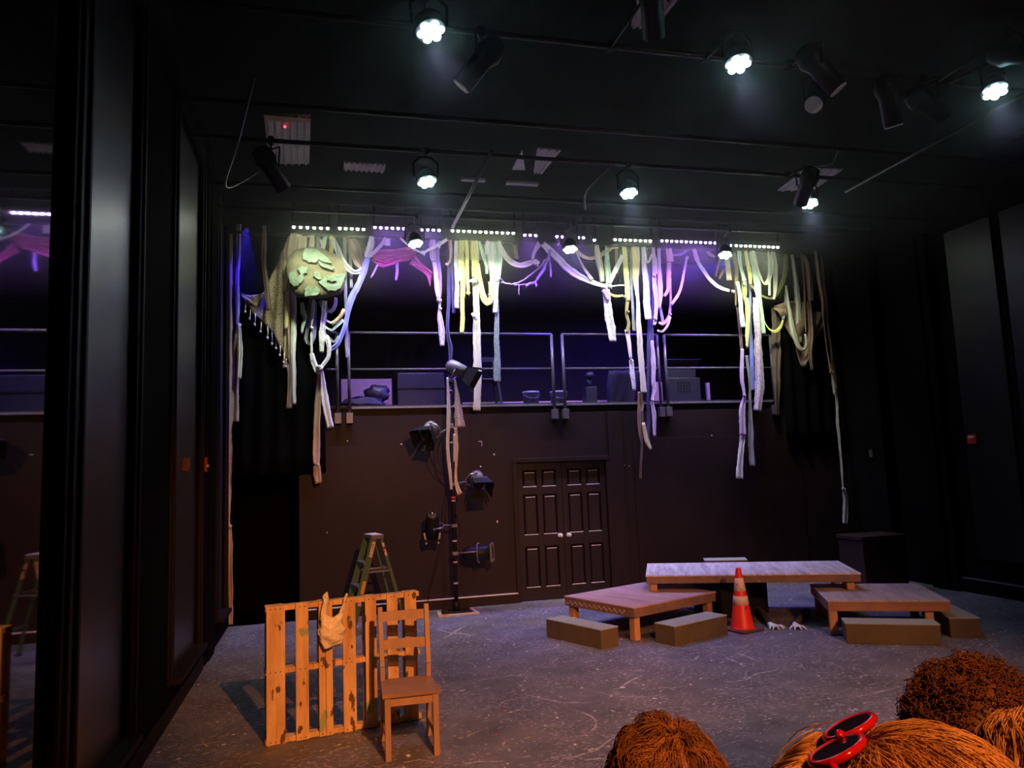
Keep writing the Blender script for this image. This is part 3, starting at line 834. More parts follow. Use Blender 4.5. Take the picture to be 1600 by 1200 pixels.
railing('black pipe railing on the balcony from the window-wall post to the first pair of posts', 0.39, 3.58, (0.39, 3.58))
railing('black pipe railing across the middle of the balcony', 3.76, 5.42, (3.76, 5.42))
railing('black pipe railing at the end of the balcony past the crate', 5.55, 7.55, (5.55, 7.55))
railing('short stub of black pipe railing next to the window-wall end of the balcony', 0.06, 0.22, (0.22,))

# ------------------------------------------------------------------ things left on the balcony
ZBF = ZB
tag(MB().span((0.30, 12.5, ZBF), (1.12, 12.56, 3.60), 0.004).build('painted_board', M['board'], None, True, (0.7, 12.53, ZBF)), 'mauve painted board standing behind the railing at the window end', 'board')
p = MB()
p.ball((0.62, 12.05, ZBF + 0.09), 0.34, (1.0, 0.6, 0.32), 3, 0.25)
tag(p.build('cloth_heap', M['cushion'], None, True, (0.62, 12.05, ZBF)), 'dark heap of folded cloth on the balcony floor before the mauve board', 'cloth')
p = MB().ball((0.86, 12.25, ZBF + 0.26), 0.20, (1.0, 0.6, 0.75), 3, 0.35)
tag(p.build('stuffed_bag', M['clutter'], None, True, (0.86, 12.25, ZBF)), 'lumpy greyish bag lying on the dark cloth heap', 'bag')
t = thing('storage_crate', 'large black equipment case behind the railing next to the mauve board', 'case', (1.55, 12.6, ZBF))
MB().span((1.20, 12.35, ZBF + 0.06), (1.98, 12.9, 3.68), 0.015).build('body', M['clutter'], t)
MB().span((1.19, 12.34, 3.40), (1.99, 12.91, 3.44), 0.005).build('lid_seam', M['black'], t)
for sx in (1.25, 1.93):
    for sy in (12.4, 12.85):
        MB().cyl((sx, sy, ZBF), (sx, sy, ZBF + 0.06), 0.03, n=10).build('caster', M['rubber'], t)
# stool seen through the railing
t = thing('stool', 'dark stool standing on the balcony behind the long lilac strip', 'stool', (2.70, 12.3, ZBF))
MB().box((2.70, 12.3, ZBF + 0.47), (0.40, 0.36, 0.035), None, 0.01).build('seat', M['clutter'], t)
for sx in (-1, 1):
    for sy in (-1, 1):
        MB().bar((2.70 + sx * 0.15, 12.3 + sy * 0.13, ZBF + 0.46), (2.70 + sx * 0.20, 12.3 + sy * 0.17, ZBF), 0.04, 0.04, (0, 1, 0)).build('leg', M['clutter'], t)
for sx in (-1, 1):
    MB().bar((2.70 + sx * 0.16, 12.47, ZBF + 0.48), (2.70 + sx * 0.16, 12.50, ZBF + 0.9), 0.035, 0.03, (0, 1, 0)).build('back_post', M['clutter'], t)
MB().bar((2.54, 12.50, ZBF + 0.86), (2.86, 12.50, ZBF + 0.86), 0.025, 0.08, (0, 0, 1)).build('back_rail', M['clutter'], t)
tag(MB().span((2.35, 12.75, ZBF), (5.05, 12.80, ZBF + 0.15), 0.004).build('wooden_plank', M['plank'], None, True, (3.7, 12.77, ZBF)), 'long pinkish plank lying on edge behind the two buckets', 'plank')
for x, lab in ((3.44, 'plastic bucket on the balcony, on the stool side of the paired posts'), (3.93, 'plastic bucket on the balcony, right behind the paired posts')):
    t = thing('bucket', lab, 'bucket', (x, 12.25, ZBF), 0, 'buckets on the balcony')
    MB().lathe((x, 12.25, ZBF), (0, 0, 0.27), [(0, 0.115), (0.02, 0.125), (0.86, 0.14), (0.88, 0.15), (0.93, 0.15), (0.95, 0.145), (1, 0.145)], 24).build('pail', M['bucket'], t)
    MB().tube([(x + 0.15 * math.cos(a), 12.25 - 0.152 * abs(math.sin(a)), ZBF + 0.24 - 0.10 * abs(math.sin(a))) for a in [PI * k / 12 for k in range(13)]], 0.004, 6).build('handle', M['silver'], t)
t = thing('work_lamp', 'small dark upright machine on the balcony between the buckets and the draped cloth', 'machine', (4.52, 12.3, ZBF))
MB().span((4.42, 12.2, ZBF), (4.62, 12.42, ZBF + 0.34), 0.01).build('base', M['clutter'], t)
MB().cyl((4.52, 12.3, ZBF + 0.34), (4.52, 12.3, ZBF + 0.50), 0.05).ball((4.52, 12.26, ZBF + 0.54), 0.085, (1, 1, 0.9), 2, 0.1).build('head', M['clutter'], t)
p = MB()
rows_ = []
for i_ in range(9):
    rows_.append([(4.92 + 0.55 * j / 10, 12.35 + 0.05 * math.sin(j * 1.7 + i_ * 0.6) + 0.03 * i_, ZBF + 0.02 + 0.62 * (1 - i_ / 8) - 0.05 * math.sin(j * 0.9) * (i_ / 8)) for j in range(11)])
p.grid(rows_)
o = p.build('draped_cloth', M['cushion'], None, True, (5.2, 12.4, ZBF)); sm = o.modifiers.new('s', 'SOLIDIFY'); sm.thickness = 0.01
tag(o, 'dark cloth draped over something on the balcony beside the machine', 'cloth')
t = thing('plastic_crate', 'dark plastic crate with round holes on the balcony behind the end railing', 'crate', (6.2, 12.4, ZBF))
MB().span((5.95, 12.2, ZBF), (6.60, 12.7, ZBF + 0.48), 0.012).build('body', M['clutter'], t)
hl = MB()
for a in range(5):
    for b_ in range(4):
        hl.cyl((6.16 + a * 0.055, 12.199, ZBF + 0.24 + b_ * 0.05), (6.16 + a * 0.055, 12.193, ZBF + 0.24 + b_ * 0.05), 0.017, n=10)
hl.build('hole_pattern', M['black'], t)
t = thing('cardboard_box', 'open-flapped box sitting on the plastic crate', 'box', (6.25, 12.45, ZBF + 0.48))
MB().span((5.98, 12.25, ZBF + 0.48), (6.55, 12.65, ZBF + 0.72), 0.006).build('body', M['clutter'], t)
MB().prism([(5.98, 12.25, ZBF + 0.72), (6.55, 12.25, ZBF + 0.72), (6.60, 12.12, ZBF + 0.80), (5.93, 12.12, ZBF + 0.80)], (0, 0.004, 0.004)).build('flap', M['clutter'], t)
MB().prism([(6.55, 12.25, ZBF + 0.72), (6.55, 12.65, ZBF + 0.72), (6.70, 12.65, ZBF + 0.62), (6.70, 12.25, ZBF + 0.62)], (0.004, 0, 0.004)).build('flap', M['clutter'], t)
tag(MB().span((5.72, 12.3, ZBF), (5.90, 12.35, ZBF + 0.42), 0.004).build('painted_board', M['board'], None, True, (5.8, 12.3, ZBF)), 'short mauve board standing against the plastic crate', 'board')
tag(MB().span((6.78, 12.3, ZBF), (6.84, 12.36, ZBF + 0.40), 0.004).build('timber_post', M['board'], None, True, (6.8, 12.3, ZBF)), 'thin upright stick beside the plastic crate', 'stick')
# ------------------------------------------------------------------ pallet
A0, A1 = onz(415, 1168, 0), onz(655, 1125, 0)
yaw = math.atan2(A1.y - A0.y, A1.x - A0.x)
PW = 1.235; PH = 1.03
pl = thing('wooden_pallet', 'rough wooden pallet stained orange and green, stood up on edge behind the chair', 'pallet', (A0.x, A0.y, 0), yaw)
for k, (a, b) in enumerate(((0.005, 0.118), (0.182, 0.262), (0.325, 0.366), (0.368, 0.412), (0.478, 0.562), (0.625, 0.70), (0.772, 0.845), (0.893, 0.975))):
    dz = random.uniform(-0.006, 0.006)
    MB().span((a * PW, 0, 0.004), (b * PW, 0.018, PH + dz), 0.003).build('board', M['pallet'], pl, False)
for z in (0.024, 0.535, PH - 0.022):
    MB().span((0.0, 0.0185, z - 0.02), (PW, 0.105, z + 0.02), 0.004).build('stringer', M['pallet'], pl, False)
for a, b in ((0.005, 0.11), (0.33, 0.41), (0.625, 0.70), (0.90, 0.99)):
    MB().span((a * PW, 0.1055, 0.004), (b * PW, 0.122, PH), 0.003).build('back_board', M['pallet'], pl, False)
nl = MB()
for a in (0.03, 0.06, 0.09, 0.21, 0.24, 0.345, 0.39, 0.50, 0.535, 0.65, 0.68, 0.80, 0.82, 0.92, 0.95):
    for z in (0.024, 0.535, PH - 0.022):
        nl.cyl((a * PW, 0.0, z), (a * PW, -0.002, z), 0.005, n=8)
nl.build('nail_heads', M['rubber'], pl, False)

# plastic bag hooked over the pallet by its two handles
q = (onz(415, 1168, 0).lerp(A1, 0.0))
ux = Vector((math.cos(yaw), math.sin(yaw), 0)); uy = Vector((-math.sin(yaw), math.cos(yaw), 0))
def pal(u, z, d=0.0):
    return A0 + ux * (u * PW) + uy * d + Vector((0, 0, z))
bg = thing('plastic_bag', 'thin crumpled cream plastic bag hooked by two handles over the pallet top', 'bag', pal(0.41, PH - 0.33, -0.05))
NB_ = 26
rws = []
sd = 3.7
for i in range(NB_ + 1):
    v = i / NB_
    z = PH - 0.085 - v * 0.255
    half = 0.070 + 0.028 * math.sin(min(v * 1.25, 1) * PI * 0.5) - 0.03 * max(0, v - 0.86) / 0.14
    dep = 0.004 + 0.040 * math.sin(min(1, v * 1.1) * PI * 0.9) ** 1.0
    r_ = []
    for j in range(36):
        a = 2 * PI * j / 36
        n = mnoise.noise(Vector((math.cos(a) * 1.5 + sd, math.sin(a) * 1.5, v * 4.5))) * 0.024 + mnoise.noise(Vector((math.cos(a) * 3, math.sin(a) * 3 + sd, v * 15 + math.cos(a) * 4))) * 0.017
        cxp = 0.408 * PW - 0.008 * math.sin(v * 5) - 0.018 * v
        r_.append(A0 + ux * (cxp + (half + n) * math.cos(a)) + uy * (-0.052 + (dep + n * 0.7) * math.sin(a)) + Vector((0, 0, z - 0.045 * (1 - abs(math.cos(a))) * (1 - v) ** 2 + 0.014 * math.sin(a * 2 + v * 3) * v)))
    r_.append(r_[0]); rws.append(r_)
m_ = MB().grid(rws)
bmesh.ops.remove_doubles(m_.bm, verts=m_.bm.verts, dist=0.0005)
ends = [e for e in m_.bm.edges if e.is_boundary]
bmesh.ops.holes_fill(m_.bm, edges=ends, sides=0)
m_.build('body', M['bag'], bg)
for left_ in (True, False):
    if left_:
        ctl = [(0.352, PH - 0.17, 0.026), (0.350, PH - 0.09, 0.024), (0.358, PH - 0.02, 0.019), (0.366, PH + 0.02, 0.020), (0.362, PH + 0.045, 0.024), (0.372, PH + 0.075, 0.006)]
    else:
        ctl = [(0.455, PH - 0.15, 0.030), (0.462, PH - 0.09, 0.018), (0.478, PH - 0.03, 0.010), (0.488, PH + 0.01, 0.010), (0.496, PH + 0.035, 0.012), (0.499, PH + 0.05, 0.004)]
    C3 = [Vector(c) for c in ctl]
    rr = []
    for i in range(21):
        c = catmull(C3, i / 20 * (len(C3) - 1))
        rr.append([A0 + ux * (c.x * PW + c.z * math.cos(a)) + uy * (-0.045 + 0.010 * math.sin(a) + 0.005 * math.sin(i * 0.9 + 2 * a)) + Vector((0, 0, c.y)) for a in [2 * PI * k / 12 for k in range(13)]])
    h = MB().grid(rr)
    bmesh.ops.remove_doubles(h.bm, verts=h.bm.verts, dist=0.0003)
    bmesh.ops.holes_fill(h.bm, edges=[e for e in h.bm.edges if e.is_boundary], sides=0)
    h.build('handle', M['bag'], bg)

# ------------------------------------------------------------------ chair
FL, FR, RL, RR_ = onz(609, 1189, 0), onz(684, 1180, 0), onz(597, 1161, 0), onz(671, 1151, 0)
cc = (FL + FR + RL + RR_) / 4
cyaw = math.atan2((FR - FL).y + (RR_ - RL).y, (FR - FL).x + (RR_ - RL).x)
ch = thing('wooden_chair', 'brown wooden ladder-back chair with plank seat standing empty before the pallet', 'chair', (cc.x, cc.y, 0), cyaw)
hw, hd = 0.172, 0.195
SZ = 0.452
for sx in (-1, 1):
    MB().bar((sx * hw, -hd, 0), (sx * hw, -hd, SZ - 0.02), 0.042, 0.042, (0, 1, 0), 0.004).build('leg', M['chair'], ch, False)
    pts = [(sx * (hw + 0.002), hd + 0.05, 0), (sx * (hw + 0.002), hd, SZ - 0.06), (sx * (hw + 0.004), hd - 0.005, SZ + 0.1), (sx * (hw + 0.008), hd + 0.075, 0.985)]
    lg = MB()
    for a, b in zip(pts, pts[1:]):
        lg.bar(a, b, 0.036, 0.042, (0, 1, 0), 0.003)
    lg.build('leg', M['chair'], ch, False)
    MB().bar((sx * hw, -hd + 0.02, SZ - 0.05), (sx * hw, hd - 0.01, SZ - 0.05), 0.022, 0.06).build('side_apron', M['chair'], ch, False)
    MB().bar((sx * hw, -hd + 0.02, 0.13), (sx * hw, hd + 0.03, 0.13), 0.02, 0.035).build('stretcher', M['chair'], ch, False)
MB().bar((-hw, -hd, SZ - 0.052), (hw, -hd, SZ - 0.052), 0.022, 0.062).build('front_apron', M['chair'], ch, False)
MB().bar((-hw, hd, SZ - 0.052), (hw, hd, SZ - 0.052), 0.022, 0.062).build('rear_apron', M['chair'], ch, False)
MB().prism([(-0.208, -0.225, SZ - 0.02), (0.208, -0.225, SZ - 0.02), (0.19, 0.21, SZ - 0.02), (-0.19, 0.21, SZ - 0.02)], (0, 0, 0.024)).build('seat', M['chair_seat'], ch, False)
for z0, hgt_ in ((0.875, 0.07), (0.67, 0.07)):
    y0 = hd - 0.005 + (z0 - SZ - 0.1) / (0.985 - SZ - 0.1) * 0.08
    rail_ = []
    for i in range(2):
        rail_.append([(-hw + (2 * hw) * k / 8, y0 + 0.018 * math.sin(PI * k / 8) + (0.012 if i else 0), z0 + (hgt_ if i else 0)) for k in range(9)])
    g = MB()
    for k in range(8):
        a, b = Vector(rail_[0][k]), Vector(rail_[0][k + 1]); c, d = Vector(rail_[1][k + 1]), Vector(rail_[1][k])
        g.prism([a, b, c, d], (0, 0.018, 0))
    g.build('back_slat', M['chair'], ch, False)

# ------------------------------------------------------------------ stepladder seen from its side
lx, ly, LH = 0.655, 10.35, 1.235
ld = thing('stepladder', 'green fibreglass stepladder with pink and yellow stickers behind the pallet', 'ladder', (lx, ly, 0), math.radians(14))
MB().span((-0.095, -0.18, LH - 0.055), (0.075, 0.18, LH), 0.01).build('top_cap', M['grey'], ld, False)
MB().span((-0.085, -0.165, LH), (0.065, 0.165, LH + 0.004), 0.001).build('cap_tray', M['tape'], ld, False)
for sy in (-1, 1):
    yy = lambda t: sy * (0.15 + 0.07 * (1 - t))
    a, b = Vector((-0.055, yy(1), LH - 0.04)), Vector((-0.40, yy(0), 0))
    fr_ = MB().bar(b, a, 0.022, 0.085, (1, 0, 0.3), 0.003).build('front_rail', M['ladder'], ld, False)
    for t0, t1, mm, nm in ((0.80, 0.96, 'sticker', 'sticker'), (0.42, 0.55, 'sticker_y', 'sticker'), (0.30, 0.39, 'sticker', 'sticker')):
        p0, p1 = b.lerp(a, t0), b.lerp(a, t1)
        off = Vector((0.012, sy * 0.0135, 0))
        MB().bar(p0 + off, p1 + off, 0.003, 0.045, (1, 0, 0.3)).build(nm, M[mm], fr_, world=False)
    c, d = Vector((0.045, yy(1) * 0.95, LH - 0.04)), Vector((0.36, yy(0) * 0.95, 0))
    rr = MB().bar(d, c, 0.02, 0.045, (1, 0, -0.3), 0.003).build('rear_rail', M['ladder'], ld, False)
    p0, p1 = d.lerp(c, 0.80), d.lerp(c, 0.95)
    MB().bar(p0 + Vector((0, sy * 0.0125, 0)), p1 + Vector((0, sy * 0.0125, 0)), 0.003, 0.03, (1, 0, -0.3)).build('sticker', M['sticker'], rr, world=False)
    e, f = b.lerp(a, 0.64), d.lerp(c, 0.64)
    MB().bar(e, f, 0.012, 0.025, (0, 0, 1)).build('spreader', M['silver'], ld, False)
    for t in (0.0, ):
        MB().span((-0.44, sy * 0.22 - 0.03, 0), (-0.36, sy * 0.22 + 0.03, 0.03)).build('foot', M['rubber'], ld, False)
        MB().span((0.33, sy * 0.21 - 0.03, 0), (0.39, sy * 0.21 + 0.03, 0.03)).build('foot', M['rubber'], ld, False)
for k in range(3):
    t = (k + 1) * 0.245
    x = -0.40 + 0.345 * t
    z = (LH - 0.04) * t
    wy = 0.15 + 0.07 * (1 - t)
    MB().span((x - 0.055, -wy, z - 0.012), (x + 0.045, wy, z + 0.014), 0.003).build('step', M['silver'], ld, False)
for k in range(2):
    t = 0.3 + k * 0.35
    x = 0.36 - 0.315 * t
    MB().bar((x, -0.2, (LH - 0.04) * t), (x, 0.2, (LH - 0.04) * t), 0.02, 0.03).build('rear_brace', M['silver'], ld, False)


# ------------------------------------------------------------------ stage platforms
def platform(label, corner, yaw, L, D, zt, thick, legs, top, side, front=None):
    t = thing('stage_platform', label, 'platform', (corner[0], corner[1], 0), yaw, None)
    MB().span((-0.008, -0.008, zt - 0.019), (L + 0.008, D + 0.008, zt), 0.003).build('top', M[top], t, False)
    f = MB()
    z0, z1 = zt - thick, zt - 0.0195
    f.span((0, 0, z0), (L, 0.04, z1), 0.002).span((0, D - 0.04, z0), (L, D, z1), 0.002).span((0, 0.04, z0), (0.04, D - 0.04, z1), 0.002).span((L - 0.04, 0.04, z0), (L, D - 0.04, z1), 0.002)
    f.span((L / 2 - 0.02, 0.04, z0), (L / 2 + 0.02, D - 0.04, z1))
    f.build('frame', M[side], t, False)
    for (x, y, zb) in legs:
        MB().span((x - 0.045, y - 0.045, zb), (x + 0.045, y + 0.045, z0 + (0.0 if True else 0)), 0.008).build('leg', M['leg'], t, False)
    return t

ya = math.radians(22.5)
lp = platform('low wooden stage platform with a wavy line drawn on its dark side', (3.45, 8.29), ya, 1.46, 1.22, 0.39, 0.12, [(0.075, 0.075, 0), (0.075, 1.14, 0), (1.38, 0.075, 0), (1.38, 1.14, 0)], 'deck_red', 'fascia')
wv = MB().tube([(-0.004, 1.18 - k * 0.022, 0.315 + (0.022 * (1 if (k // 2) % 2 else -1) if k % 2 else 0)) for k in range(48)], 0.003, 5)
wv.build('wavy_line', M['tape'], lp, False)
yb = math.radians(-26.8)
platform('low wooden stage platform with bare orange-brown side, beyond the traffic cone', (5.59, 7.71), yb, 1.27, 1.22, 0.39, 0.12, [(0.05, 0.05, 0), (1.06, 0.075, 0), (1.19, 1.14, 0), (0.075, 1.14, 0)], 'deck', 'fascia_warm')
yc = math.radians(-25.2)
platform('long high stage platform of greyed planks bridging the two low platforms', (4.02, 9.19), yc, 2.58, 1.2, 0.60, 0.105, [(0.085, 0.085, 0.392), (2.47, 0.085, 0.392), (0.3, 1.13, 0), (2.5, 1.13, 0)], 'deck_grey', 'fascia')
bx = thing('riser_block', 'black riser block holding up the middle of the high platform', 'block', (4.97, 9.02, 0), math.radians(9))
MB().span((0, 0, 0.0), (0.76, 0.6, 0.49), 0.006).build('body', M['black'], bx, False)
MB().span((0.3, -0.004, 0.3), (0.46, 0.0, 0.34), 0.001).build('hand_slot', M['rubber'], bx, False)


def step_box(label, corner, yaw, w, d, h):
    t = thing('step_box', label, 'step', (corner[0], corner[1], 0), yaw, 'painted step boxes around the platforms')
    MB().span((0, 0, 0), (w, d, h - 0.012), 0.004).build('body', M['step'], t, False)
    MB().span((-0.004, -0.004, h - 0.012), (w + 0.004, d + 0.004, h), 0.003).build('tread', M['step_top'], t, False)
    return t

step_box('olive step box with carpeted top at the door side of the wavy-lined low platform', (2.97, 8.12), math.radians(23), 0.27, 0.95, 0.213)
step_box('olive step box with carpeted top between that platform corner and the traffic cone', (3.77, 7.93), math.radians(21.5), 0.90, 0.30, 0.217)
step_box('brown-fronted step box along the bare orange-brown side of the low platform', (5.51, 7.33), math.radians(-30), 0.93, 0.30, 0.213)
step_box('brown step box set end-on at the far end of the orange-brown sided platform', (6.66, 7.10), math.radians(-25), 0.31, 0.92, 0.213)
q = onz(1122, 875.5, 0.62)
t = thing('step_box', 'pale-topped tall step box just showing behind the high platform', 'step', (q.x + 0.12, q.y + 0.62, 0), math.radians(-24))
MB().span((0, 0, 0), (0.62, 0.32, 0.533), 0.004).build('body', M['step'], t, False)
MB().span((-0.004, -0.004, 0.533), (0.624, 0.324, 0.545), 0.003).build('tread', M['step_top'], t, False)

M['chest'] = mat('dark_red_brown_chest', (0.035, 0.016, 0.013), 0.5)
# large dark case behind the platforms by the far wall
t = thing('storage_chest', 'large dark brown chest beside the wall beyond the platforms', 'chest', (8.10, 10.1, 0), 0)
MB().span((7.74, 9.75, 0.0), (8.50, 10.30, 0.77), 0.02).build('body', M['chest'], t)
MB().span((7.72, 9.73, 0.77), (8.52, 10.32, 0.83), 0.012).build('lid', M['chest'], t)

# ------------------------------------------------------------------ traffic cone
cp = onz(1158, 980, 0)
cn = thing('traffic_cone', 'scuffed orange traffic cone with two reflective bands in front of the high platform', 'cone', (4.86, 8.36, 0), math.radians(18))
MB().span((-0.18, -0.18, 0), (0.18, 0.18, 0.03), 0.012).build('base', M['rubber'], cn, False)
rz_ = lambda z: 0.135 - (0.135 - 0.03) * (z - 0.03) / 0.69
b = MB().lathe((0, 0, 0.03), (0, 0, 0.70), [(0, 0.15), (0.012, 0.14), (0.03, rz_(0.05)), (0.97, rz_(0.709)), (0.985, 0.030), (1.0, 0.026)], 32)
b.build('body', M['cone'], cn, False)
for z0, z1 in ((0.305, 0.405), (0.462, 0.615)):
    MB().lathe((0, 0, z0), (0, 0, z1 - z0), [(0, rz_(z0) + 0.001), (0.01, rz_(z0) + 0.004), (0.99, rz_(z1) + 0.004), (1, rz_(z1) + 0.001)], 32).build('reflective_band', M['collar'], cn, False)


# ------------------------------------------------------------------ two prop hands reaching out on the floor
def remesh(o, v, smooth_=6):
    r = o.modifiers.new('r', 'REMESH'); r.mode = 'VOXEL'; r.voxel_size = v; r.use_smooth_shade = True
    s = o.modifiers.new('s', 'SMOOTH'); s.factor = 0.5; s.iterations = smooth_
    return o


def limb(mb, pts, rs, n=12):
    P = [Vector(p) for p in pts]
    mb.tube(P, list(rs), n)
    for p, r in zip(P, rs):
        mb.ball(p, r * 0.99, (1, 1, 1), 2)


def hand(mb, m4, side, curl, spread, s=1.0):
    """palm down, fingers towards -Y of m4, thumb on side*X"""
    T = lambda x, y, z: m4 @ Vector((x * s, y * s, z * s))
    limb(mb, [T(0, 0.02, 0.034), T(0, -0.02, 0.032)], [0.026 * s, 0.027 * s])
    for x in (-0.024, -0.008, 0.008, 0.024):
        limb(mb, [T(x * 0.8, -0.02, 0.030), T(x * 1.1, -0.088, 0.028)], [0.017 * s, 0.014 * s])
    L = [0.070, 0.080, 0.074, 0.058]
    for k in range(4):
        x0 = side * (0.030 - 0.0205 * k)
        ang = side * spread * (1.4 - k) / 1.5
        d = Vector((math.sin(ang), -math.cos(ang), 0))
        p0 = Vector((x0 * 1.1, -0.088, 0.028))
        p1 = p0 + d * L[k] * 0.42 + Vector((0, 0, 0.004 + curl * 0.008))
        p2 = p1 + d * L[k] * 0.33 + Vector((0, 0, -0.009 - curl * 0.006))
        p3 = p2 + d * L[k] * 0.27 + Vector((0, 0, -0.012))
        limb(mb, [T(*p) for p in (p0, p1, p2, p3)], [0.0105 * s, 0.0098 * s, 0.0088 * s, 0.0072 * s])
    limb(mb, [T(side * 0.018, -0.018, 0.028), T(side * 0.046, -0.045, 0.022), T(side * 0.066, -0.066, 0.016), T(side * 0.079, -0.082, 0.011)], [0.017 * s, 0.013 * s, 0.011 * s, 0.008 * s])


def prop_hand(label, px, py, yaw, side, elbow):
    w_ = onz(px, py, 0)
    d = Vector((math.sin(yaw), -math.cos(yaw), 0))
    base = w_ - d * 0.02
    t = thing('prop_hand', label, 'prop hand', (base.x, base.y, 0), 0, 'pale hands reaching from under the high platform')
    m4 = Matrix.Translation((base.x, base.y, 0)) @ Matrix.Rotation(yaw, 4, 'Z')
    mb = MB(); hand(mb, m4, side, 0.6, 0.85, 1.12)
    remesh(mb.build('hand', M['glove'], t), 0.0042, 4)
    s = MB()
    e = onz(*elbow, 0.0) + Vector((0, 0, 0.05))
    b0 = base - d * 0.0 + Vector((0, 0, 0.04))
    P = smooth([b0 - d * 0.005, b0.lerp(e, 0.35), b0.lerp(e, 0.7) + Vector((0.01, 0, 0.01)), e], 0.03)
    s.tube(P, [0.034 + 0.007 * math.sin(k * 1.7) * (k > 0) + 0.010 * k / len(P) for k in range(len(P))], 14)
    s.build('sleeve', M['sleeve'], t)
    return t

prop_hand('pale blue prop hand with spread fingers on the floor, nearer the traffic cone', 1206, 981, math.radians(8), -1, (1184, 958))
prop_hand('pale blue prop hand with spread fingers on the floor, nearer the orange-brown sided platform', 1243, 981, math.radians(-22), 1, (1262, 962))

# ------------------------------------------------------------------ small fixtures on the walls
t = thing('fire_alarm', 'red fire alarm box high on the wall beyond the chest', 'fire alarm', (XR - 0.05, 8.90, 2.20))
MB().span((XR - 0.075, 8.82, 2.13), (XR, 8.98, 2.27), 0.012).build('body', M['red'], t)
MB().span((XR - 0.09, 8.85, 2.215), (XR - 0.075, 8.95, 2.25), 0.006).build('strobe_lens', M['frost'], t)
t = thing('fire_alarm', 'red alarm pull station on the pier between the dark window bays', 'fire alarm', (XL + 0.04, 8.35 - 0.3, 2.22))
# fixed on the pier beside the third bay
MB().span((XL + 0.0, 8.86, 2.12), (XL + 0.06, 8.98, 2.28), 0.008).build('body', M['red'], t)
MB().span((XL + 0.06, 8.88, 2.17), (XL + 0.075, 8.96, 2.20), 0.004).build('pull_handle', M['frost'], t)
tag(MB().span((XL - 0.03, 7.9, 2.12), (XL + 0.03, 8.02, 2.25), 0.006).build('wall_box', M['amber'], None, True, (XL, 7.96, 2.18)), 'small tan box on the dark window bay next to the red pull station', 'wall box')
tag(MB().span((XR - 0.235, 10.75, 2.0), (XR - 0.22, 10.83, 2.12), 0.004).build('switch_plate', M['rail'], None, True, (XR - 0.22, 10.8, 2.06)), 'dark switch plate on the pier behind the chest', 'switch')
for k, (px, py, w_, h_) in enumerate(((543, 689, 2, 1.6), (627, 694, 3, 1.8), (511, 832, 1.5, 2.5), (772, 710, 2.5, 3), (751, 729, 2.5, 2.5), (770, 763, 2, 5), (777, 815, 2.5, 3.5), (975, 727, 2.2, 2.6), (983, 728, 1.2, 2.6), (1112, 681, 1.8, 4.5), (1170, 576 + 60, 1, 1))):
    p = ony(px, py, YB)
    s_ = 0.0095
    o = MB().span((p.x - w_ * s_ / 2, YB - 0.003, p.z - h_ * s_ / 2), (p.x + w_ * s_ / 2, YB, p.z + h_ * s_ / 2), 0.001).build('paint_chip', M['tape'], None, True, (p.x, YB, p.z))
    tag(o, 'tiny white chip or tape scrap on the dark back wall', 'paint chip', 'white chips on the back wall')
p = ony(753, 690, YB)
m_ = MB().span((p.x - 0.06, YB - 0.004, p.z), (p.x - 0.0, YB, p.z + 0.01)).span((p.x - 0.01, YB - 0.004, p.z - 0.07), (p.x, YB, p.z))
tag(m_.build('bracket_mark', M['tape'], None, True, (p.x, YB, p.z)), 'small pale corner bracket on the back wall beside the boom', 'bracket')
# ------------------------------------------------------------------ torn cloth strips hung from the batten
YC = 11.20
ZT = 5.60


def pipe_py(px, Y):
    lo, hi = 300.0, 460.0
    for _ in range(30):
        m_ = (lo + hi) / 2
        if ony(px, m_, Y).z > ZT:
            lo = m_
        else:
            hi = m_
    return lo


def knot(p, r, m, parent):
    k = MB().ball(p, r, (1, 0.8, 0.85), 3, 0.5)
    k.tube([p + Vector((r * 0.95 * math.cos(a), -0.35 * r + 0.3 * r * math.sin(2 * a), r * 0.6 * math.sin(a))) for a in [2 * PI * i / 12 for i in range(12)]], r * 0.34, 6, True)
    k.tube([p, p + Vector((r * 0.7, -r * 0.3, -r * 1.4))], [r * 0.4, r * 0.25], 6)
    return k.build('knot', M[m], parent)


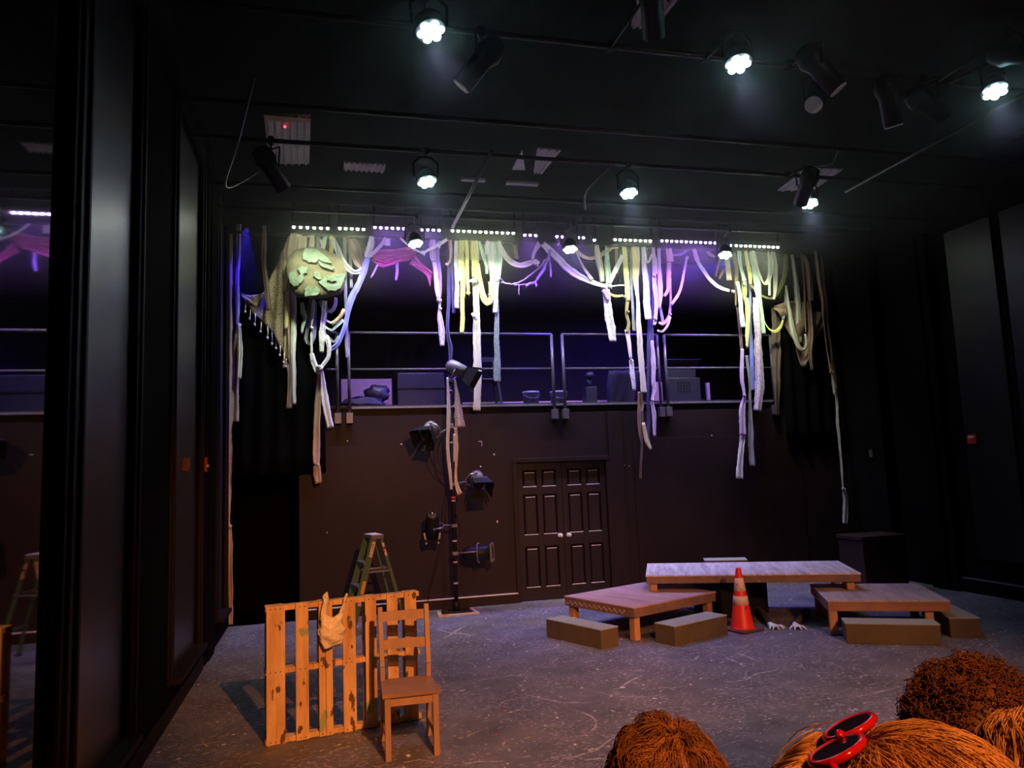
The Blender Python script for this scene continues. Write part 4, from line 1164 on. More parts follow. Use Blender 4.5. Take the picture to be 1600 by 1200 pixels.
def strip(label, m, pts, dy=0.0, knots=(), kr=0.032, fold=0.075, twist=0.5, name='cloth_strip', cat='cloth strip', group='torn cloth strips hanging over the balcony', tails=None, step=0.045, Y=None):
    Y0 = (YC if Y is None else Y) + dy
    seed = random.random() * 100
    P, Wd = [], []
    for q in pts:
        px, py, w = q[0], q[1], q[2]
        yy = Y0 + (q[3] if len(q) > 3 else 0.0)
        if py is None:
            py = pipe_py(px, yy)
        P.append(ony(px, py, yy)); Wd.append(w * 0.0108)
    path, wid = [], []
    for i in range(len(P) - 1):
        n = max(2, int((P[i + 1] - P[i]).length / step + 0.5))
        for k in range(n):
            path.append(catmull(P, i + k / n)); wid.append(Wd[i] + (Wd[i + 1] - Wd[i]) * k / n)
    path.append(P[-1]); wid.append(Wd[-1])
    K = 9
    rows_ = []
    s = 0.0
    nv = None
    for i, p in enumerate(path):
        t = (path[min(i + 1, len(path) - 1)] - path[max(i - 1, 0)]).normalized()
        if i:
            s += (p - path[i - 1]).length
        side = t.cross(Vector((0, 1, 0)))
        if side.length < 0.2:
            side = Vector((1, 0, 0)) - t * t.x
        side.normalize()
        if nv is not None and side.dot(nv) < 0:
            side.negate()
        nv = side
        dep = side.cross(t).normalized()
        a = twist * 2.2 * mnoise.noise(Vector((seed, s * 0.9, 0)))
        u = side * math.cos(a) + dep * math.sin(a)
        v = dep * math.cos(a) - side * math.sin(a)
        w = wid[i] * (1 + 0.22 * mnoise.noise(Vector((seed + 9, s * 2.2, 0))))
        wob = side * 0.012 * mnoise.noise(Vector((seed + 30, s * 2.6, 0)))
        r_ = []
        for j in range(K):
            x = j / (K - 1) - 0.5
            f = fold * w * (math.sin(x * 9 + seed + s * 1.3) + 0.7 * mnoise.noise(Vector((x * 4 + seed, s * 5, 3))))
            edge = 0.0
            if abs(x) > 0.45:
                edge = 0.10 * w * mnoise.noise(Vector((seed + x, s * 14, 5)))
            r_.append(p + wob + u * (x * w + (edge if x > 0 else -edge)) + v * f)
        rows_.append(r_)
    o = MB().grid(rows_).build(name, M['f_' + m] if 'f_' + m in M else M[m], None, True, P[0])
    sm_ = o.modifiers.new('thickness', 'SOLIDIFY'); sm_.thickness = 0.004; sm_.offset = 0
    tag(o, label, cat, group)
    for (kx, ky) in knots:
        kn = knot(ony(kx, ky, Y0 - 0.015), kr, ('f_' + m) if 'f_' + m in M else m, None)
        kn.parent = o; kn.location = kn.location - o.location
    return o


N = None
ST = [
 # label, material, points (x, y, width), depth shift, knots
 ('long tan strip knotted twice down the window-wall corner to the floor', 'tan', [(360, 365, 5), (359, 480, 6), (358, 600, 7), (358, 700, 7), (358, 815, 3), (358, 830, 6), (360, 910, 7), (361, 976, 5)], -0.05, [(358, 822)]),
 ('lilac strip ending in a knot beside the fringed shawl', 'lilac', [(374, 350, 6), (371, 420, 7), (371, 505, 4)], 0.02, [(373, 508)]),
 ('long tan tail hanging below the knot beside the fringed shawl', 'tan', [(371, 508, 5), (369, 560, 9), (368, 610, 9), (368, 659, 10)], 0.03, []),
 ('short cream tail hanging below the knot beside the fringed shawl', 'linen', [(374, 508, 3), (376, 545, 6), (374, 592, 5)], -0.02, []),
 ('twisted dark brown strip over the fringed shawl', 'coffee', [(414, 352, 5), (412, 400, 6), (415, 440, 6), (421, 485, 6)], -0.06, []),
 ('pale strip fanning out above the moon on its window side', 'cream', [(456, N, 8), (452, 385, 11), (446, 415, 12), (441, 455, 9)], 0.02, []),
 ('wide cream strip fanning out just above the moon', 'cream', [(461, N, 12), (459, 395, 17), (455, 430, 15)], -0.01, []),
 ('cream strip hanging behind the upper window-side edge of the moon', 'cream', [(474, N, 9), (470, 385, 13), (464, 410, 15)], 0.01, []),
 ('cream flap hanging behind the top of the moon', 'cream', [(488, N, 5), (487, 385, 8), (485, 402, 7)], 0.0, []),
 ('long tan strip hanging far below the moon to the black curtain', 'tan', [(452, 425, 8), (454, 480, 9), (455, 540, 8), (453, 600, 8), (452, 638, 8)], 0.07, []),
 ('narrow beige strip lying beside the long tan one', 'tan', [(446, 440, 6), (449, 490, 7), (447, 540, 6), (444, 575, 4)], 0.04, []),
 ('short spotted cream tail between the tan strips', 'cream', [(449, 455, 5), (448, 485, 7), (447, 515, 3)], 0.0, []),
 ('long blue-white strip hanging below the moon next to the tan one', 'white', [(458, 440, 5), (460, 485, 6), (458, 550, 7), (459, 600, 5), (460, 632, 4)], 0.02, []),
 ('pale grey strip crossing behind the top of the moon', 'greyc', [(498, N, 4), (497, 385, 5), (500, 405, 4)], 0.06, []),
 ('pale mint strip slanting behind the top of the moon', 'mint', [(509, N, 5), (505, 385, 6), (500, 405, 5)], 0.02, []),
 ('cream strip slanting behind the upper door-side edge of the moon', 'linen', [(501, 374, 3), (506, 392, 5), (512, 412, 6)], 0.0, []),
 ('yellow strip hanging under the bow above the moon', 'yellow', [(517, 374, 5), (517, 390, 6), (516, 408, 6)], 0.0, [(518, 372)]),
 ('white swag looping from the bow above the moon to the blue swag', 'white', [(519, 371, 6), (526, 388, 9), (535, 408, 9), (548, 422, 7), (558, 425, 6), (566, 420, 7)], -0.02, []),
 ('white strip tied into the long blue swag', 'white', [(582, N, 7), (580, 383, 10), (574, 398, 9), (571, 402, 4)], -0.03, []),
 ('pinkish strip slanting down from its violet tab to the blue swag', 'lilac', [(604, 372, 7), (595, 383, 5), (584, 395, 5), (574, 404, 4)], 0.0, []),
 ('long white and blue swag bending in behind the moon', 'blue', [(574, 402, 6), (569, 420, 9), (560, 445, 9), (549, 468, 10), (543, 490, 7), (537, 515, 6), (527, 538, 6), (512, 548, 5)], -0.02, []),
 ('lilac tab at the top of the pink netting', 'lilac', [(605, 372, 9), (605, 384, 9)], -0.01, []),
 ('mint scrap knotted under the moon', 'mint', [(472, 472, 4), (474, 488, 8), (477, 496, 6), (473, 512, 4), (472, 522, 2)], -0.01, []),
 ('grey loop hanging under the moon', 'greyc', [(486, 465, 8), (482, 500, 7), (478, 530, 6), (483, 537, 5), (490, 528, 5), (492, 500, 4), (492, 472, 5)], 0.03, []),
 ('white string with beads under the moon', 'white', [(490, 468, 4), (488, 490, 5), (487, 510, 2), (487, 545, 3), (486, 565, 3)], -0.03, [(487, 512)], 0.02),
 ('green and white lace tail under the moon', 'lace', [(507, 470, 8), (506, 495, 8), (504, 520, 9), (503, 551, 5)], 0.0, []),
 ('striped white loop gathered into the lowest knot below the moon', 'lace', [(487, 552, 5), (490, 565, 8), (494, 577, 8), (498, 582, 8), (503, 572, 5), (512, 558, 5), (514, 540, 6), (509, 525, 7)], -0.03, [(499, 575)], 0.045),
 ('long brown tail hanging from the lowest knot below the moon', 'tan', [(500, 580, 5), (496, 630, 9), (494, 690, 9), (495, 725, 8)], 0.02, [(496, 726)], 0.03),
 ('short torn end under the knot of the long brown tail', 'tan', [(496, 728, 9), (496, 742, 10), (498, 755, 8)], 0.02, []),
 ('long white tail hanging beside the brown one below the moon', 'white', [(502, 580, 4), (506, 605, 7), (509, 630, 10), (514, 655, 9), (517, 668, 9)], 0.0, []),
 ('thin white swag uppermost of the three beneath the moon', 'white', [(508, 499, 2), (517, 504, 3), (526, 498, 3), (535, 488, 3)], -0.01, []),
 ('thin teal swag between the other two beneath the moon', 'mint', [(508, 510, 2), (518, 516, 3), (528, 508, 4), (537, 500, 4)], -0.01, []),
 ('thin grey swag lowest of the three beneath the moon', 'greyc', [(509, 522, 2), (517, 532, 4), (523, 534, 3), (530, 525, 3)], -0.01, []),
 ('yellow rag tied to the blue swag', 'yellow', [(519, 508, 3), (526, 501, 6), (533, 493, 6), (538, 483, 5)], -0.04, []),
 ('pale triangle of cloth hanging under the moon', 'greyc', [(500, 470, 5), (506, 482, 6), (517, 486, 6), (523, 478, 5), (525, 465, 5)], 0.02, []),
 ('grey ribbon dropping behind the door-side edge of the moon', 'greyc', [(538, N, 4), (540, 430, 4), (541, 500, 4), (542, 560, 4)], 0.09, []),
 ('grey ribbon parallel to the one behind the moon edge', 'greyc', [(547, N, 4), (548, 420, 4), (549, 450, 4)], 0.08, []),
 ('brown cloth folded over between the moon and the netting', 'brown', [(549, N, 12), (556, 388, 18), (560, 402, 15), (563, 416, 6)], 0.06, []),
 ('lower fold of brown cloth under the folded one', 'tan', [(549, 395, 3), (556, 410, 6), (564, 418, 4)], 0.03, []),
 ('violet ribbon end dangling under the middle of the netting', 'violet', [(620, 410, 4), (620, 422, 4), (618, 438, 3)], 0.02, []),
 ('violet ribbon slanting under the window-side end of the netting', 'violet', [(590, 414, 3), (585, 424, 3), (579, 434, 2)], 0.02, []),
 ('white cord with a star-shaped knot before the back-row lamp', 'white', [(625, 372, 3), (640, 385, 3), (659, 394, 3), (672, 388, 4), (686, 382, 4), (699, 374, 4)], -0.08, [(661, 395), (685, 383)], 0.034),
 ('violet strip gathered into the knot over the railing', 'lilac', [(677, N, 8), (676, 388, 10), (680, 420, 8), (683, 450, 9), (686, 466, 5)], 0.0, [(686, 469)], 0.034),
 ('second violet strip meeting the knot over the railing', 'violet', [(685, N, 4), (684, 400, 6), (687, 428, 4), (688, 455, 4), (687, 467, 3)], 0.02, []),
 ('crumpled violet scrap at the top of the violet strip', 'lilac', [(674, 392, 4), (675, 402, 7), (678, 408, 5)], -0.03, []),
 ('lace bag-like tail hanging from the knot over the railing', 'lace', [(687, 471, 4), (687, 482, 3), (687, 495, 8), (690, 520, 10), (691, 541, 6)], 0.0, [(688, 482)], 0.02),
 ('short pink strip with a knotted end', 'pink', [(703, N, 5), (704, 395, 5), (703, 408, 4), (700, 412, 4)], -0.01, [(698, 413)], 0.024),
 ('dark blue strip falling behind the top of the boom', 'navy', [(702, N, 5), (701, 450, 5), (700, 520, 5), (704, 545, 6), (703, 580, 4)], 0.06, []),
 ('second dark blue strip next to the one behind the boom', 'navy', [(708, N, 6), (708, 430, 6), (709, 490, 4)], 0.05, []),
 ('white strip with a curled lower end beside the yellow strips', 'white', [(713, N, 5), (713, 410, 6), (714, 450, 6), (714, 482, 7)], 0.0, []),
 ('bright yellow strip turning violet above the railing', 'yellow', [(721, N, 8), (721, 405, 10), (724, 440, 9), (722, 470, 8), (723, 500, 7), (722, 521, 6)], -0.01, []),
 ('crumpled cream scrap beside the bright yellow strip', 'cream', [(718, 405, 4), (719, 425, 4), (719, 440, 4)], -0.04, []),
 ('narrow yellow strip knotted at its lower end', 'yellow', [(728, N, 6), (730, 400, 6), (731, 440, 5), (731, 456, 4)], -0.03, [(731, 458)], 0.03),
 ('longest strip, yellow above and lilac lace below, hanging past the boom top', 'linen', [(741, N, 9), (742, 405, 11), (743, 440, 9), (744, 480, 10), (745, 540, 11), (746, 590, 11), (745, 642, 11)], 0.01, []),
 ('yellow panel over the top of the longest strip', 'yellow', [(741, N, 10), (741, 400, 11), (743, 434, 10)], -0.02, []),
 ('white tie knotted across the longest strip', 'white', [(732, 440, 3), (739, 438, 4), (746, 436, 5)], -0.05, [(746, 436)], 0.018),
 ('yellow loop hanging beside the longest strip', 'yellow', [(747, 412, 4), (751, 440, 7), (755, 462, 9), (761, 473, 9), (767, 468, 7), (767, 452, 5), (765, 440, 4)], -0.03, []),
 ('white scrap knotted onto the lilac part of the longest strip', 'white', [(738, 489, 4), (742, 497, 5), (745, 500, 4)], -0.05, [(741, 494)], 0.022),
 ('thin mint strip slanting between yellow and white strips', 'mint', [(748, N, 4), (755, 400, 6), (760, 418, 4), (761, 428, 4)], 0.0, []),
 ('white draped strip with a wide top fold', 'white', [(766, N, 10), (767, 400, 11), (769, 430, 9), (768, 460, 5)], -0.01, [(765, 461)], 0.022),
 ('short white flap folded over the draped strip', 'white', [(763, N, 6), (761, 385, 8), (762, 398, 6)], -0.04, []),
 ('mint strip draped beside the white one', 'mint', [(775, N, 8), (777, 410, 8), (774, 440, 7)], -0.01, []),
 ('mint strip with a knot of dark thread', 'mint', [(779, N, 6), (782, 400, 8), (781, 420, 5), (779, 437, 3)], -0.03, []),
 ('blue lace panel hanging under the mint strips', 'lace', [(775, 438, 9), (774, 460, 9), (773, 489, 7)], 0.0, []),
 ('long dark lace strip reaching down past the middle rail', 'lace_dark', [(776, 470, 7), (776, 520, 7), (777, 560, 9), (777, 597, 10)], 0.03, []),
 ('pale translucent cloth behind the yellow strips', 'olive', [(760, N, 60), (760, 390, 62), (761, 406, 62)], 0.12, []),
 ('pinkish white swag tied in a ball before the twisted branches', 'linen', [(777, N, 7), (785, 393, 9), (797, 408, 9), (810, 414, 8), (822, 413, 9), (833, 409, 7)], -0.03, [(837, 410)], 0.05),
 ('violet tail rising from the ball of the pinkish swag', 'lilac', [(832, 405, 4), (836, 392, 6), (843, N, 10)], -0.01, []),
 ('small brown rag above the pinkish swag', 'brown', [(805, N, 8), (806, 390, 7), (808, 404, 6)], 0.05, []),
 ('long swag running from violet to white across the balcony', 'white', [(848, N, 8), (858, 390, 10), (875, 407, 10), (895, 425, 10), (915, 437, 9), (935, 444, 8), (952, 447, 6)], 0.0, [(953, 447)], 0.034),
 ('navy strip slanting under the back-row centre lamp', 'navy', [(884, N, 4), (902, 412, 6), (914, 430, 6)], 0.07, []),
 ('narrow cream strip slanting from that lamp into the big swag', 'linen', [(900, 392, 4), (908, 410, 5), (917, 425, 6), (926, 437, 6)], -0.02, []),
 ('cream swag looping above the narrow slanting strip', 'cream', [(899, 388, 4), (908, 398, 6), (920, 404, 6), (932, 402, 6), (944, 395, 8), (955, 386, 9), (966, N, 8)], 0.02, []),
 ('spotted cream strip falling into the white V', 'linen', [(932, N, 5), (935, 405, 10), (939, 425, 9), (941, 441, 7)], -0.03, []),
 ('mint strip falling into the white V', 'mint', [(948, N, 6), (948, 410, 9), (950, 430, 9), (950, 445, 8)], 0.01, []),
 ('plain brown strip behind the white V', 'olive', [(963, N, 5), (963, 410, 5), (964, 427, 4)], 0.06, []),
 ('white V of two slim strips', 'white', [(974, 400, 4), (963, 422, 6), (952, 443, 4), (962, 418, 5), (971, 398, 4)], -0.01, []),
 ('white lace strip ending square above the railing', 'lace', [(947, 448, 12), (948, 463, 11), (951, 490, 13), (955, 515, 13), (957, 534, 13)], 0.01, []),
 ('dark violet patch folded over the top of that lace strip', 'violet', [(944, 452, 10), (949, 462, 9), (950, 470, 3)], -0.02, []),
 ('white thread stretched from the white V knot', 'white', [(955, 447, 2), (966, 446, 2), (976, 446, 2)], 0.02, []),
 ('slim yellow swag under the white V', 'yellow', [(938, 447, 3), (950, 457, 4), (962, 463, 5), (974, 462, 3)], 0.02, [(977, 464)], 0.028),
 ('bright yellow strip hanging straight beside the white V', 'yellow', [(975, N, 7), (977, 410, 9), (980, 440, 8), (981, 470, 7)], 0.0, []),
 ('olive twist below the bright yellow strip', 'olive', [(981, 468, 6), (979, 490, 5), (982, 505, 5), (980, 520, 6)], 0.01, [(981, 487)], 0.024),
 ('cream double ribbon under the olive twist', 'linen', [(980, 515, 9), (983, 540, 7), (986, 560, 5)], 0.02, [(986, 562)], 0.02),
 ('lace tail below the cream double ribbon', 'lace', [(986, 562, 6), (988, 585, 9), (991, 610, 8)], 0.02, []),
 ('yellow strip with a torn green edge', 'yellow', [(990, N, 8), (992, 405, 9), (993, 440, 9), (995, 465, 5)], -0.02, []),
 ('grey-white strip below the torn yellow one', 'greyc', [(986, N, 5), (987, 430, 6), (989, 480, 7), (991, 518, 7)], 0.04, []),
 ('long cream to lilac strip reaching below the balcony floor line', 'linen', [(996, N, 6), (996, 420, 6), (996, 470, 6), (999, 520, 8), (1002, 565, 9), (1006, 614, 10)], -0.02, []),
 ('white lace strip with a square end beside the navy strips', 'lace', [(1005, N, 6), (1006, 410, 7), (1009, 445, 10), (1011, 475, 11), (1013, 500, 11)], -0.03, []),
 ('navy strip running down past the balcony between lace strips', 'navy', [(1014, N, 5), (1015, 460, 5), (1014, 540, 6), (1013, 620, 6), (1013, 690, 4)], 0.06, []),
 ('second navy strip nearer the pink strip', 'navy', [(1020, N, 4), (1020, 470, 4), (1019, 560, 5), (1018, 640, 4)], 0.05, []),
 ('white ribbon bow hanging at the top beside the lace', 'white', [(1008, 392, 2), (1012, 410, 3), (1016, 402, 3), (1021, 396, 4), (1025, 408, 4), (1026, 428, 3)], -0.01, []),
 ('twisted lilac strip knotted in three places', 'lilac', [(1021, N, 5), (1022, 420, 6), (1023, 445, 6), (1025, 470, 6), (1024, 500, 6), (1022, 508, 5)], -0.02, [(1022, 430), (1024, 498)], 0.024),
 ('pink to white strip between lilac and peach strips', 'lilac', [(1029, N, 6), (1030, 420, 6), (1032, 445, 7), (1031, 470, 6), (1029, 482, 4)], 0.0, []),
 ('wide short pink flap', 'pink', [(1045, N, 8), (1046, 395, 10), (1048, 409, 12)], 0.0, []),
 ('pink strip hanging below the pink flap', 'pink', [(1045, 410, 6), (1045, 435, 7), (1044, 452, 6), (1038, 463, 4)], 0.0, []),
 ('slim violet ribbon joining the bent lilac rod', 'violet', [(1047, 435, 4), (1048, 465, 4), (1047, 485, 4), (1046, 492, 4)], 0.02, [(1047, 491)], 0.024),
 ('lilac ribbon leaning like a rod down to the slim violet ribbon', 'lilac', [(1074, 400, 4), (1069, 425, 4), (1062, 455, 4), (1049, 476, 4)], -0.02, [(1074, 402)], 0.022),
 ('pink ribbon loop, upper of two at the railing', 'pink', [(1047, 490, 5), (1042, 500, 5), (1035, 506, 5), (1030, 503, 3)], 0.0, []),
 ('pale ribbon loop, lower of two at the railing', 'linen', [(1047, 495, 4), (1043, 508, 5), (1035, 518, 4), (1027, 516, 3)], -0.02, []),
 ('white and blue ribbon under the pink to white strip', 'blue', [(1031, 478, 4), (1034, 492, 5), (1036, 505, 5)], 0.02, []),
 ('long lilac strip hanging below the loops past the balcony', 'lilac', [(1019, 532, 5), (1021, 560, 7), (1021, 595, 6), (1023, 610, 6), (1019, 628, 4), (1022, 650, 8), (1023, 682, 7)], 0.0, [(1019, 625)], 0.02),
 ('ragged brown tail under the long cream to lilac strip', 'brown', [(1000, 612, 7), (1001, 635, 10), (999, 660, 6), (1002, 692, 3)], 0.03, []),
 ('thin dark brown tail reaching lowest at the door', 'coffee', [(1003, 640, 4), (1003, 690, 4), (1001, 749, 4)], 0.01, []),
 ('cream torn end knotted beside the thin dark tail', 'cream', [(1005, 660, 4), (1008, 675, 6), (1012, 690, 8), (1018, 702, 4)], -0.01, []),
 ('violet ribbon stretched level between the pink flap and violet flap', 'violet', [(1052, 398, 3), (1064, 397, 3), (1076, 389, 4)], 0.03, []),
 ('violet flap with a square end', 'lilac', [(1084, N, 7), (1086, 395, 8), (1090, 408, 10)], -0.01, []),
 ('violet to white swag ending in a small loop', 'white', [(1088, 404, 5), (1097, 420, 8), (1111, 438, 7), (1126, 449, 6), (1140, 454, 4)], 0.0, [(1145, 455)], 0.026),
 ('peach flap hanging under the last back-row lamp', 'tan', [(1134, 392, 6), (1137, 410, 9), (1140, 438, 10)], 0.0, []),
 ('crumpled brown scrap uppermost beside the peach flap', 'brown', [(1105, 392, 6), (1110, 398, 7), (1118, 402, 3)], 0.05, []),
 ('shredded reddish scrap beside the peach flap', 'brown', [(1125, 405, 4), (1121, 420, 5), (1118, 432, 3)], 0.04, []),
 ('short reddish shred lowest beside the peach flap', 'brown', [(1132, 420, 3), (1127, 430, 5), (1124, 436, 3)], 0.03, []),
 ('brown strip behind the green knot', 'brown', [(1147, N, 6), (1151, 420, 7), (1150, 450, 5), (1149, 478, 4)], 0.06, []),
 ('mint strip knotted in a green cluster', 'mint', [(1155, N, 7), (1157, 415, 7), (1162, 435, 9), (1164, 446, 6)], -0.01, [(1162, 437)], 0.034),
 ('yellow-green strip beside the green cluster', 'yellow', [(1165, N, 5), (1168, 412, 6), (1172, 432, 7), (1173, 444, 4)], -0.02, []),
 ('mint to lace tail hanging from the green cluster', 'mint', [(1152, 440, 6), (1156, 460, 8), (1158, 485, 7), (1161, 512, 8)], 0.0, []),
 ('olive patch hanging under the green cluster', 'olive', [(1163, 440, 9), (1163, 455, 9), (1164, 472, 3)], 0.01, []),
 ('yellow twisted strip below the olive patch', 'yellow', [(1166, 465, 6), (1168, 490, 8), (1168, 520, 7), (1167, 545, 4)], -0.01, [(1167, 541)], 0.018),
 ('wide mint strip turning white lower down', 'mint', [(1175, N, 9), (1180, 420, 11), (1184, 450, 11), (1189, 485, 9), (1193, 522, 8)], 0.0, []),
 ('wide lilac lace strip reaching past the balcony floor line', 'lace_lilac', [(1181, 465, 9), (1183, 505, 12), (1185, 550, 14), (1187, 600, 14), (1184, 642, 13)], -0.03, []),
 ('blue strip behind the wide lilac lace', 'blue', [(1169, N, 5), (1172, 450, 7), (1173, 500, 7), (1175, 560, 7), (1176, 610, 6)], 0.09, []),
 ('white V-shaped swag nearest the last light bar', 'linen', [(1175, N, 6), (1181, 412, 7), (1188, 432, 7), (1194, 443, 6), (1199, 440, 6), (1204, 425, 7), (1207, N, 6)], -0.03, []),
 ('straight white strip hanging through the V-shaped swag', 'white', [(1201, N, 4), (1202, 425, 4), (1202, 462, 4)], -0.06, []),
 ('cream strip hanging beside the straight white one', 'linen', [(1208, N, 7), (1212, 420, 9), (1211, 450, 7), (1209, 468, 4)], -0.02, []),
 ('olive swag draped low between green cluster and cream strips', 'olive', [(1171, 442, 4), (1182, 455, 5), (1195, 464, 5), (1209, 465, 4), (1219, 450, 6), (1226, 430, 9), (1228, N, 10)], 0.02, []),
 ('slim yellow loop above the end of the railing', 'yellow', [(1194, 500, 3), (1201, 513, 4), (1211, 518, 5), (1220, 511, 4), (1223, 500, 3)], 0.0, []),
 ('grey strip feeding the slim yellow loop', 'greyc', [(1228, 452, 3), (1227, 475, 6), (1224, 500, 4)], 0.03, []),
 ('long white U-shaped strip over the brown shawl', 'linen', [(1228, 446, 3), (1233, 480, 6), (1240, 520, 8), (1247, 540, 7), (1255, 546, 6), (1260, 538, 5), (1258, 522, 3)], -0.02, []),
 ('wide grey-cream strip above the brown shawl', 'linen', [(1237, N, 8), (1241, 420, 9), (1246, 460, 9), (1248, 500, 8), (1251, 535, 6)], 0.03, []),
 ('beige strip hanging next to the grey-cream one', 'tan', [(1253, N, 5), (1256, 430, 5), (1258, 480, 5), (1259, 520, 4)], 0.0, []),
 ('wide tan flap above the brown shawl', 'tan', [(1253, N, 7), (1260, 410, 11), (1265, 440, 12), (1267, 470, 9)], 0.03, []),
 ('lace-edged brown tail hanging lowest on the brown shawl', 'brown', [(1264, 470, 6), (1267, 520, 7), (1266, 550, 7), (1269, 579, 6)], -0.02, []),
 ('thin beige strip knotted above the end post of the cloth', 'tan', [(1274, 392, 5), (1279, 430, 6), (1285, 470, 5), (1288, 510, 4), (1295, 560, 4), (1299, 580, 4)], -0.01, [(1299, 581)], 0.034),
 ('short white tail below the knot at the end post', 'white', [(1299, 582, 3), (1302, 600, 6), (1304, 617, 3)], -0.03, []),
 ('brown strip hanging straight at the end of the cloth', 'brown', [(1283, 400, 5), (1289, 460, 6), (1295, 515, 7), (1300, 555, 6), (1307, 610, 4)], 0.03, []),
 ('thin cord-like strip running down to the tied white bundle', 'linen', [(1306, 610, 4), (1309, 660, 4), (1314, 720, 4), (1317, 764, 3)], 0.0, []),
 ('white cloth bundle tied at the bottom of the thin cord-like strip', 'linen', [(1318, 763, 4), (1321, 775, 10), (1321, 795, 10), (1320, 818, 7)], -0.02, [(1318, 764)], 0.03),
 ('lilac strip tied at the far railing post', 'lilac', [(1160, 545, 5), (1159, 590, 6), (1163, 618, 4), (1160, 640, 10), (1161, 680, 10)], -0.02, [(1163, 618)], 0.024),
 ('white square-ended tail reaching lowest by the far railing post', 'white', [(1161, 679, 9), (1157, 712, 10), (1156, 748, 10)], 0.0, []),
 ('grey-white tail beside the lowest one at the far railing post', 'greyc', [(1167, 555, 5), (1171, 600, 6), (1172, 640, 8), (1174, 675, 10), (1174, 700, 8), (1176, 728, 9)], 0.02, []),
 ('dark strip behind the lilac strip at the far railing post', 'coffee', [(1152, 480, 5), (1158, 530, 5), (1160, 575, 4)], 0.07, []),
 ('dark cloth edge hanging beyond the far railing post', 'coffee', [(1212, 480, 14), (1213, 540, 14), (1214, 600, 12), (1214, 650, 8)], 0.12, []),
]
for e in ST:
    strip(e[0], e[1], e[2], e[3], e[4], *(e[5:]))

# strips tangled on the boom, standing in front of its pole
for lab, m, pts, dy in (
    ('white strip wound down the window side of the boom', 'white', [(699, 590, 3), (701, 640, 5), (700, 690, 6), (703, 735, 5), (706, 765, 3)], 0.0),
    ('white and blue lace pennant hanging on the door side of the boom', 'lace', [(711, 592, 2), (714, 620, 7), (717, 645, 10), (719, 667, 13)], -0.02),
    ('narrow cream strip hanging lowest on the door side of the boom', 'cream', [(712, 668, 4), (714, 700, 5), (712, 740, 4), (714, 760, 6), (719, 772, 8)], 0.0),
    ('short ribbon under the lace pennant on the boom', 'linen', [(710, 678, 4), (711, 700, 4), (710, 722, 3)], -0.02)):
    strip(lab, m, pts, dy, group='strips tangled on the boom', Y=10.93)

# fringed net shawl at the window end
def shawl(label, m, top, bot, tassels, dy, name='shawl'):
    n = 22
    P0 = [ony(x, y, YC + dy) for x, y in top]; P1 = [ony(x, y, YC + dy) for x, y in bot]
    rws = []
    for i in range(n + 1):
        a, b = catmull(P0, i / n * (len(P0) - 1)), catmull(P1, i / n * (len(P1) - 1))
        rws.append([a.lerp(b, k / 16) + Vector((0, 0.035 * math.sin(i * 0.9 + k * 0.25) + 0.02 * mnoise.noise(Vector((i * 0.5, k * 0.3, 1))), 0)) for k in range(17)])
    o = MB().grid(rws).build(name, M[m], None, True, P0[0])
    sm_ = o.modifiers.new('thickness', 'SOLIDIFY'); sm_.thickness = 0.006; sm_.offset = 0
    tag(o, label, 'shawl')
    for (x0, y0, x1, y1) in tassels:
        a, b = ony(x0, y0, YC + dy), ony(x1, y1, YC + dy)
        t_ = MB().tube([a, a.lerp(b, 0.5) + Vector((0.006, 0, 0)), b], 0.008, 6)
        t_.ball(b, 0.020, (0.85, 0.85, 1.2), 2)
        k = t_.build('tassel', M['f_linen'], None); k.parent = o; k.location = -o.location
    return o

shawl('brown net shawl with a tasselled slanting edge at the window end of the cloth', 'net',
      [(376, 457), (395, 462), (412, 455), (425, 430), (436, 402), (446, 385)], [(378, 462), (393, 486), (409, 502), (425, 520), (440, 548), (452, 572)],
      [(383, 470, 383, 487), (391, 484, 390, 498), (399, 490, 398, 507), (408, 500, 407, 518), (418, 510, 418, 528), (425, 520, 425, 537), (431, 528, 431, 544), (438, 540, 437, 555), (444, 552, 443, 566), (448, 560, 447, 573)], 0.03)
shawl('plain brown shawl drooping in points at the far end of the cloth', 'f_brown',
      [(1210, 478), (1228, 472), (1248, 470), (1266, 476), (1278, 487), (1289, 489)], [(1212, 486), (1230, 512), (1243, 545), (1255, 573), (1268, 548), (1288, 500)], [], 0.05)

# pink netting: one bundle of crossing strands
nb = MB()
for k in range(30):
    f = k / 29
    y0 = 389 + f * 22 + random.uniform(-1.5, 1.5)
    pts = [(579 + 6 * f + random.uniform(-2, 2), 396 + f * 14), (598, y0 + 3 + 4 * f), (618, y0 + random.uniform(-2, 4)), (638, 386 + f * 20 + random.uniform(-2, 3)), (650, 384 + f * 16)]
    P = [ony(a, b, YC + 0.05 + random.uniform(-0.04, 0.04)) for a, b in pts]
    nb.tube(smooth(P, 0.06), [random.uniform(0.007, 0.016)] * len(smooth(P, 0.06)), 6)
for k in range(18):
    f = k / 17
    pts = [(640 + 8 * f, 412 - f * 14), (655 + random.uniform(-3, 3), 420 - f * 10 + random.uniform(-2, 3)), (668, 432 - f * 12), (672 + 4 * f, 446 - f * 18 + random.uniform(-3, 4))]
    P = [ony(a, b, YC + 0.05 + random.uniform(-0.04, 0.04)) for a, b in pts]
    nb.tube(smooth(P, 0.06), random.uniform(0.006, 0.012), 6)
tag(nb.build('netting', M['f_rose'], None, True, ony(600, 395, YC)), 'bundle of pink netting strands slung behind the first back-row lamp', 'netting')

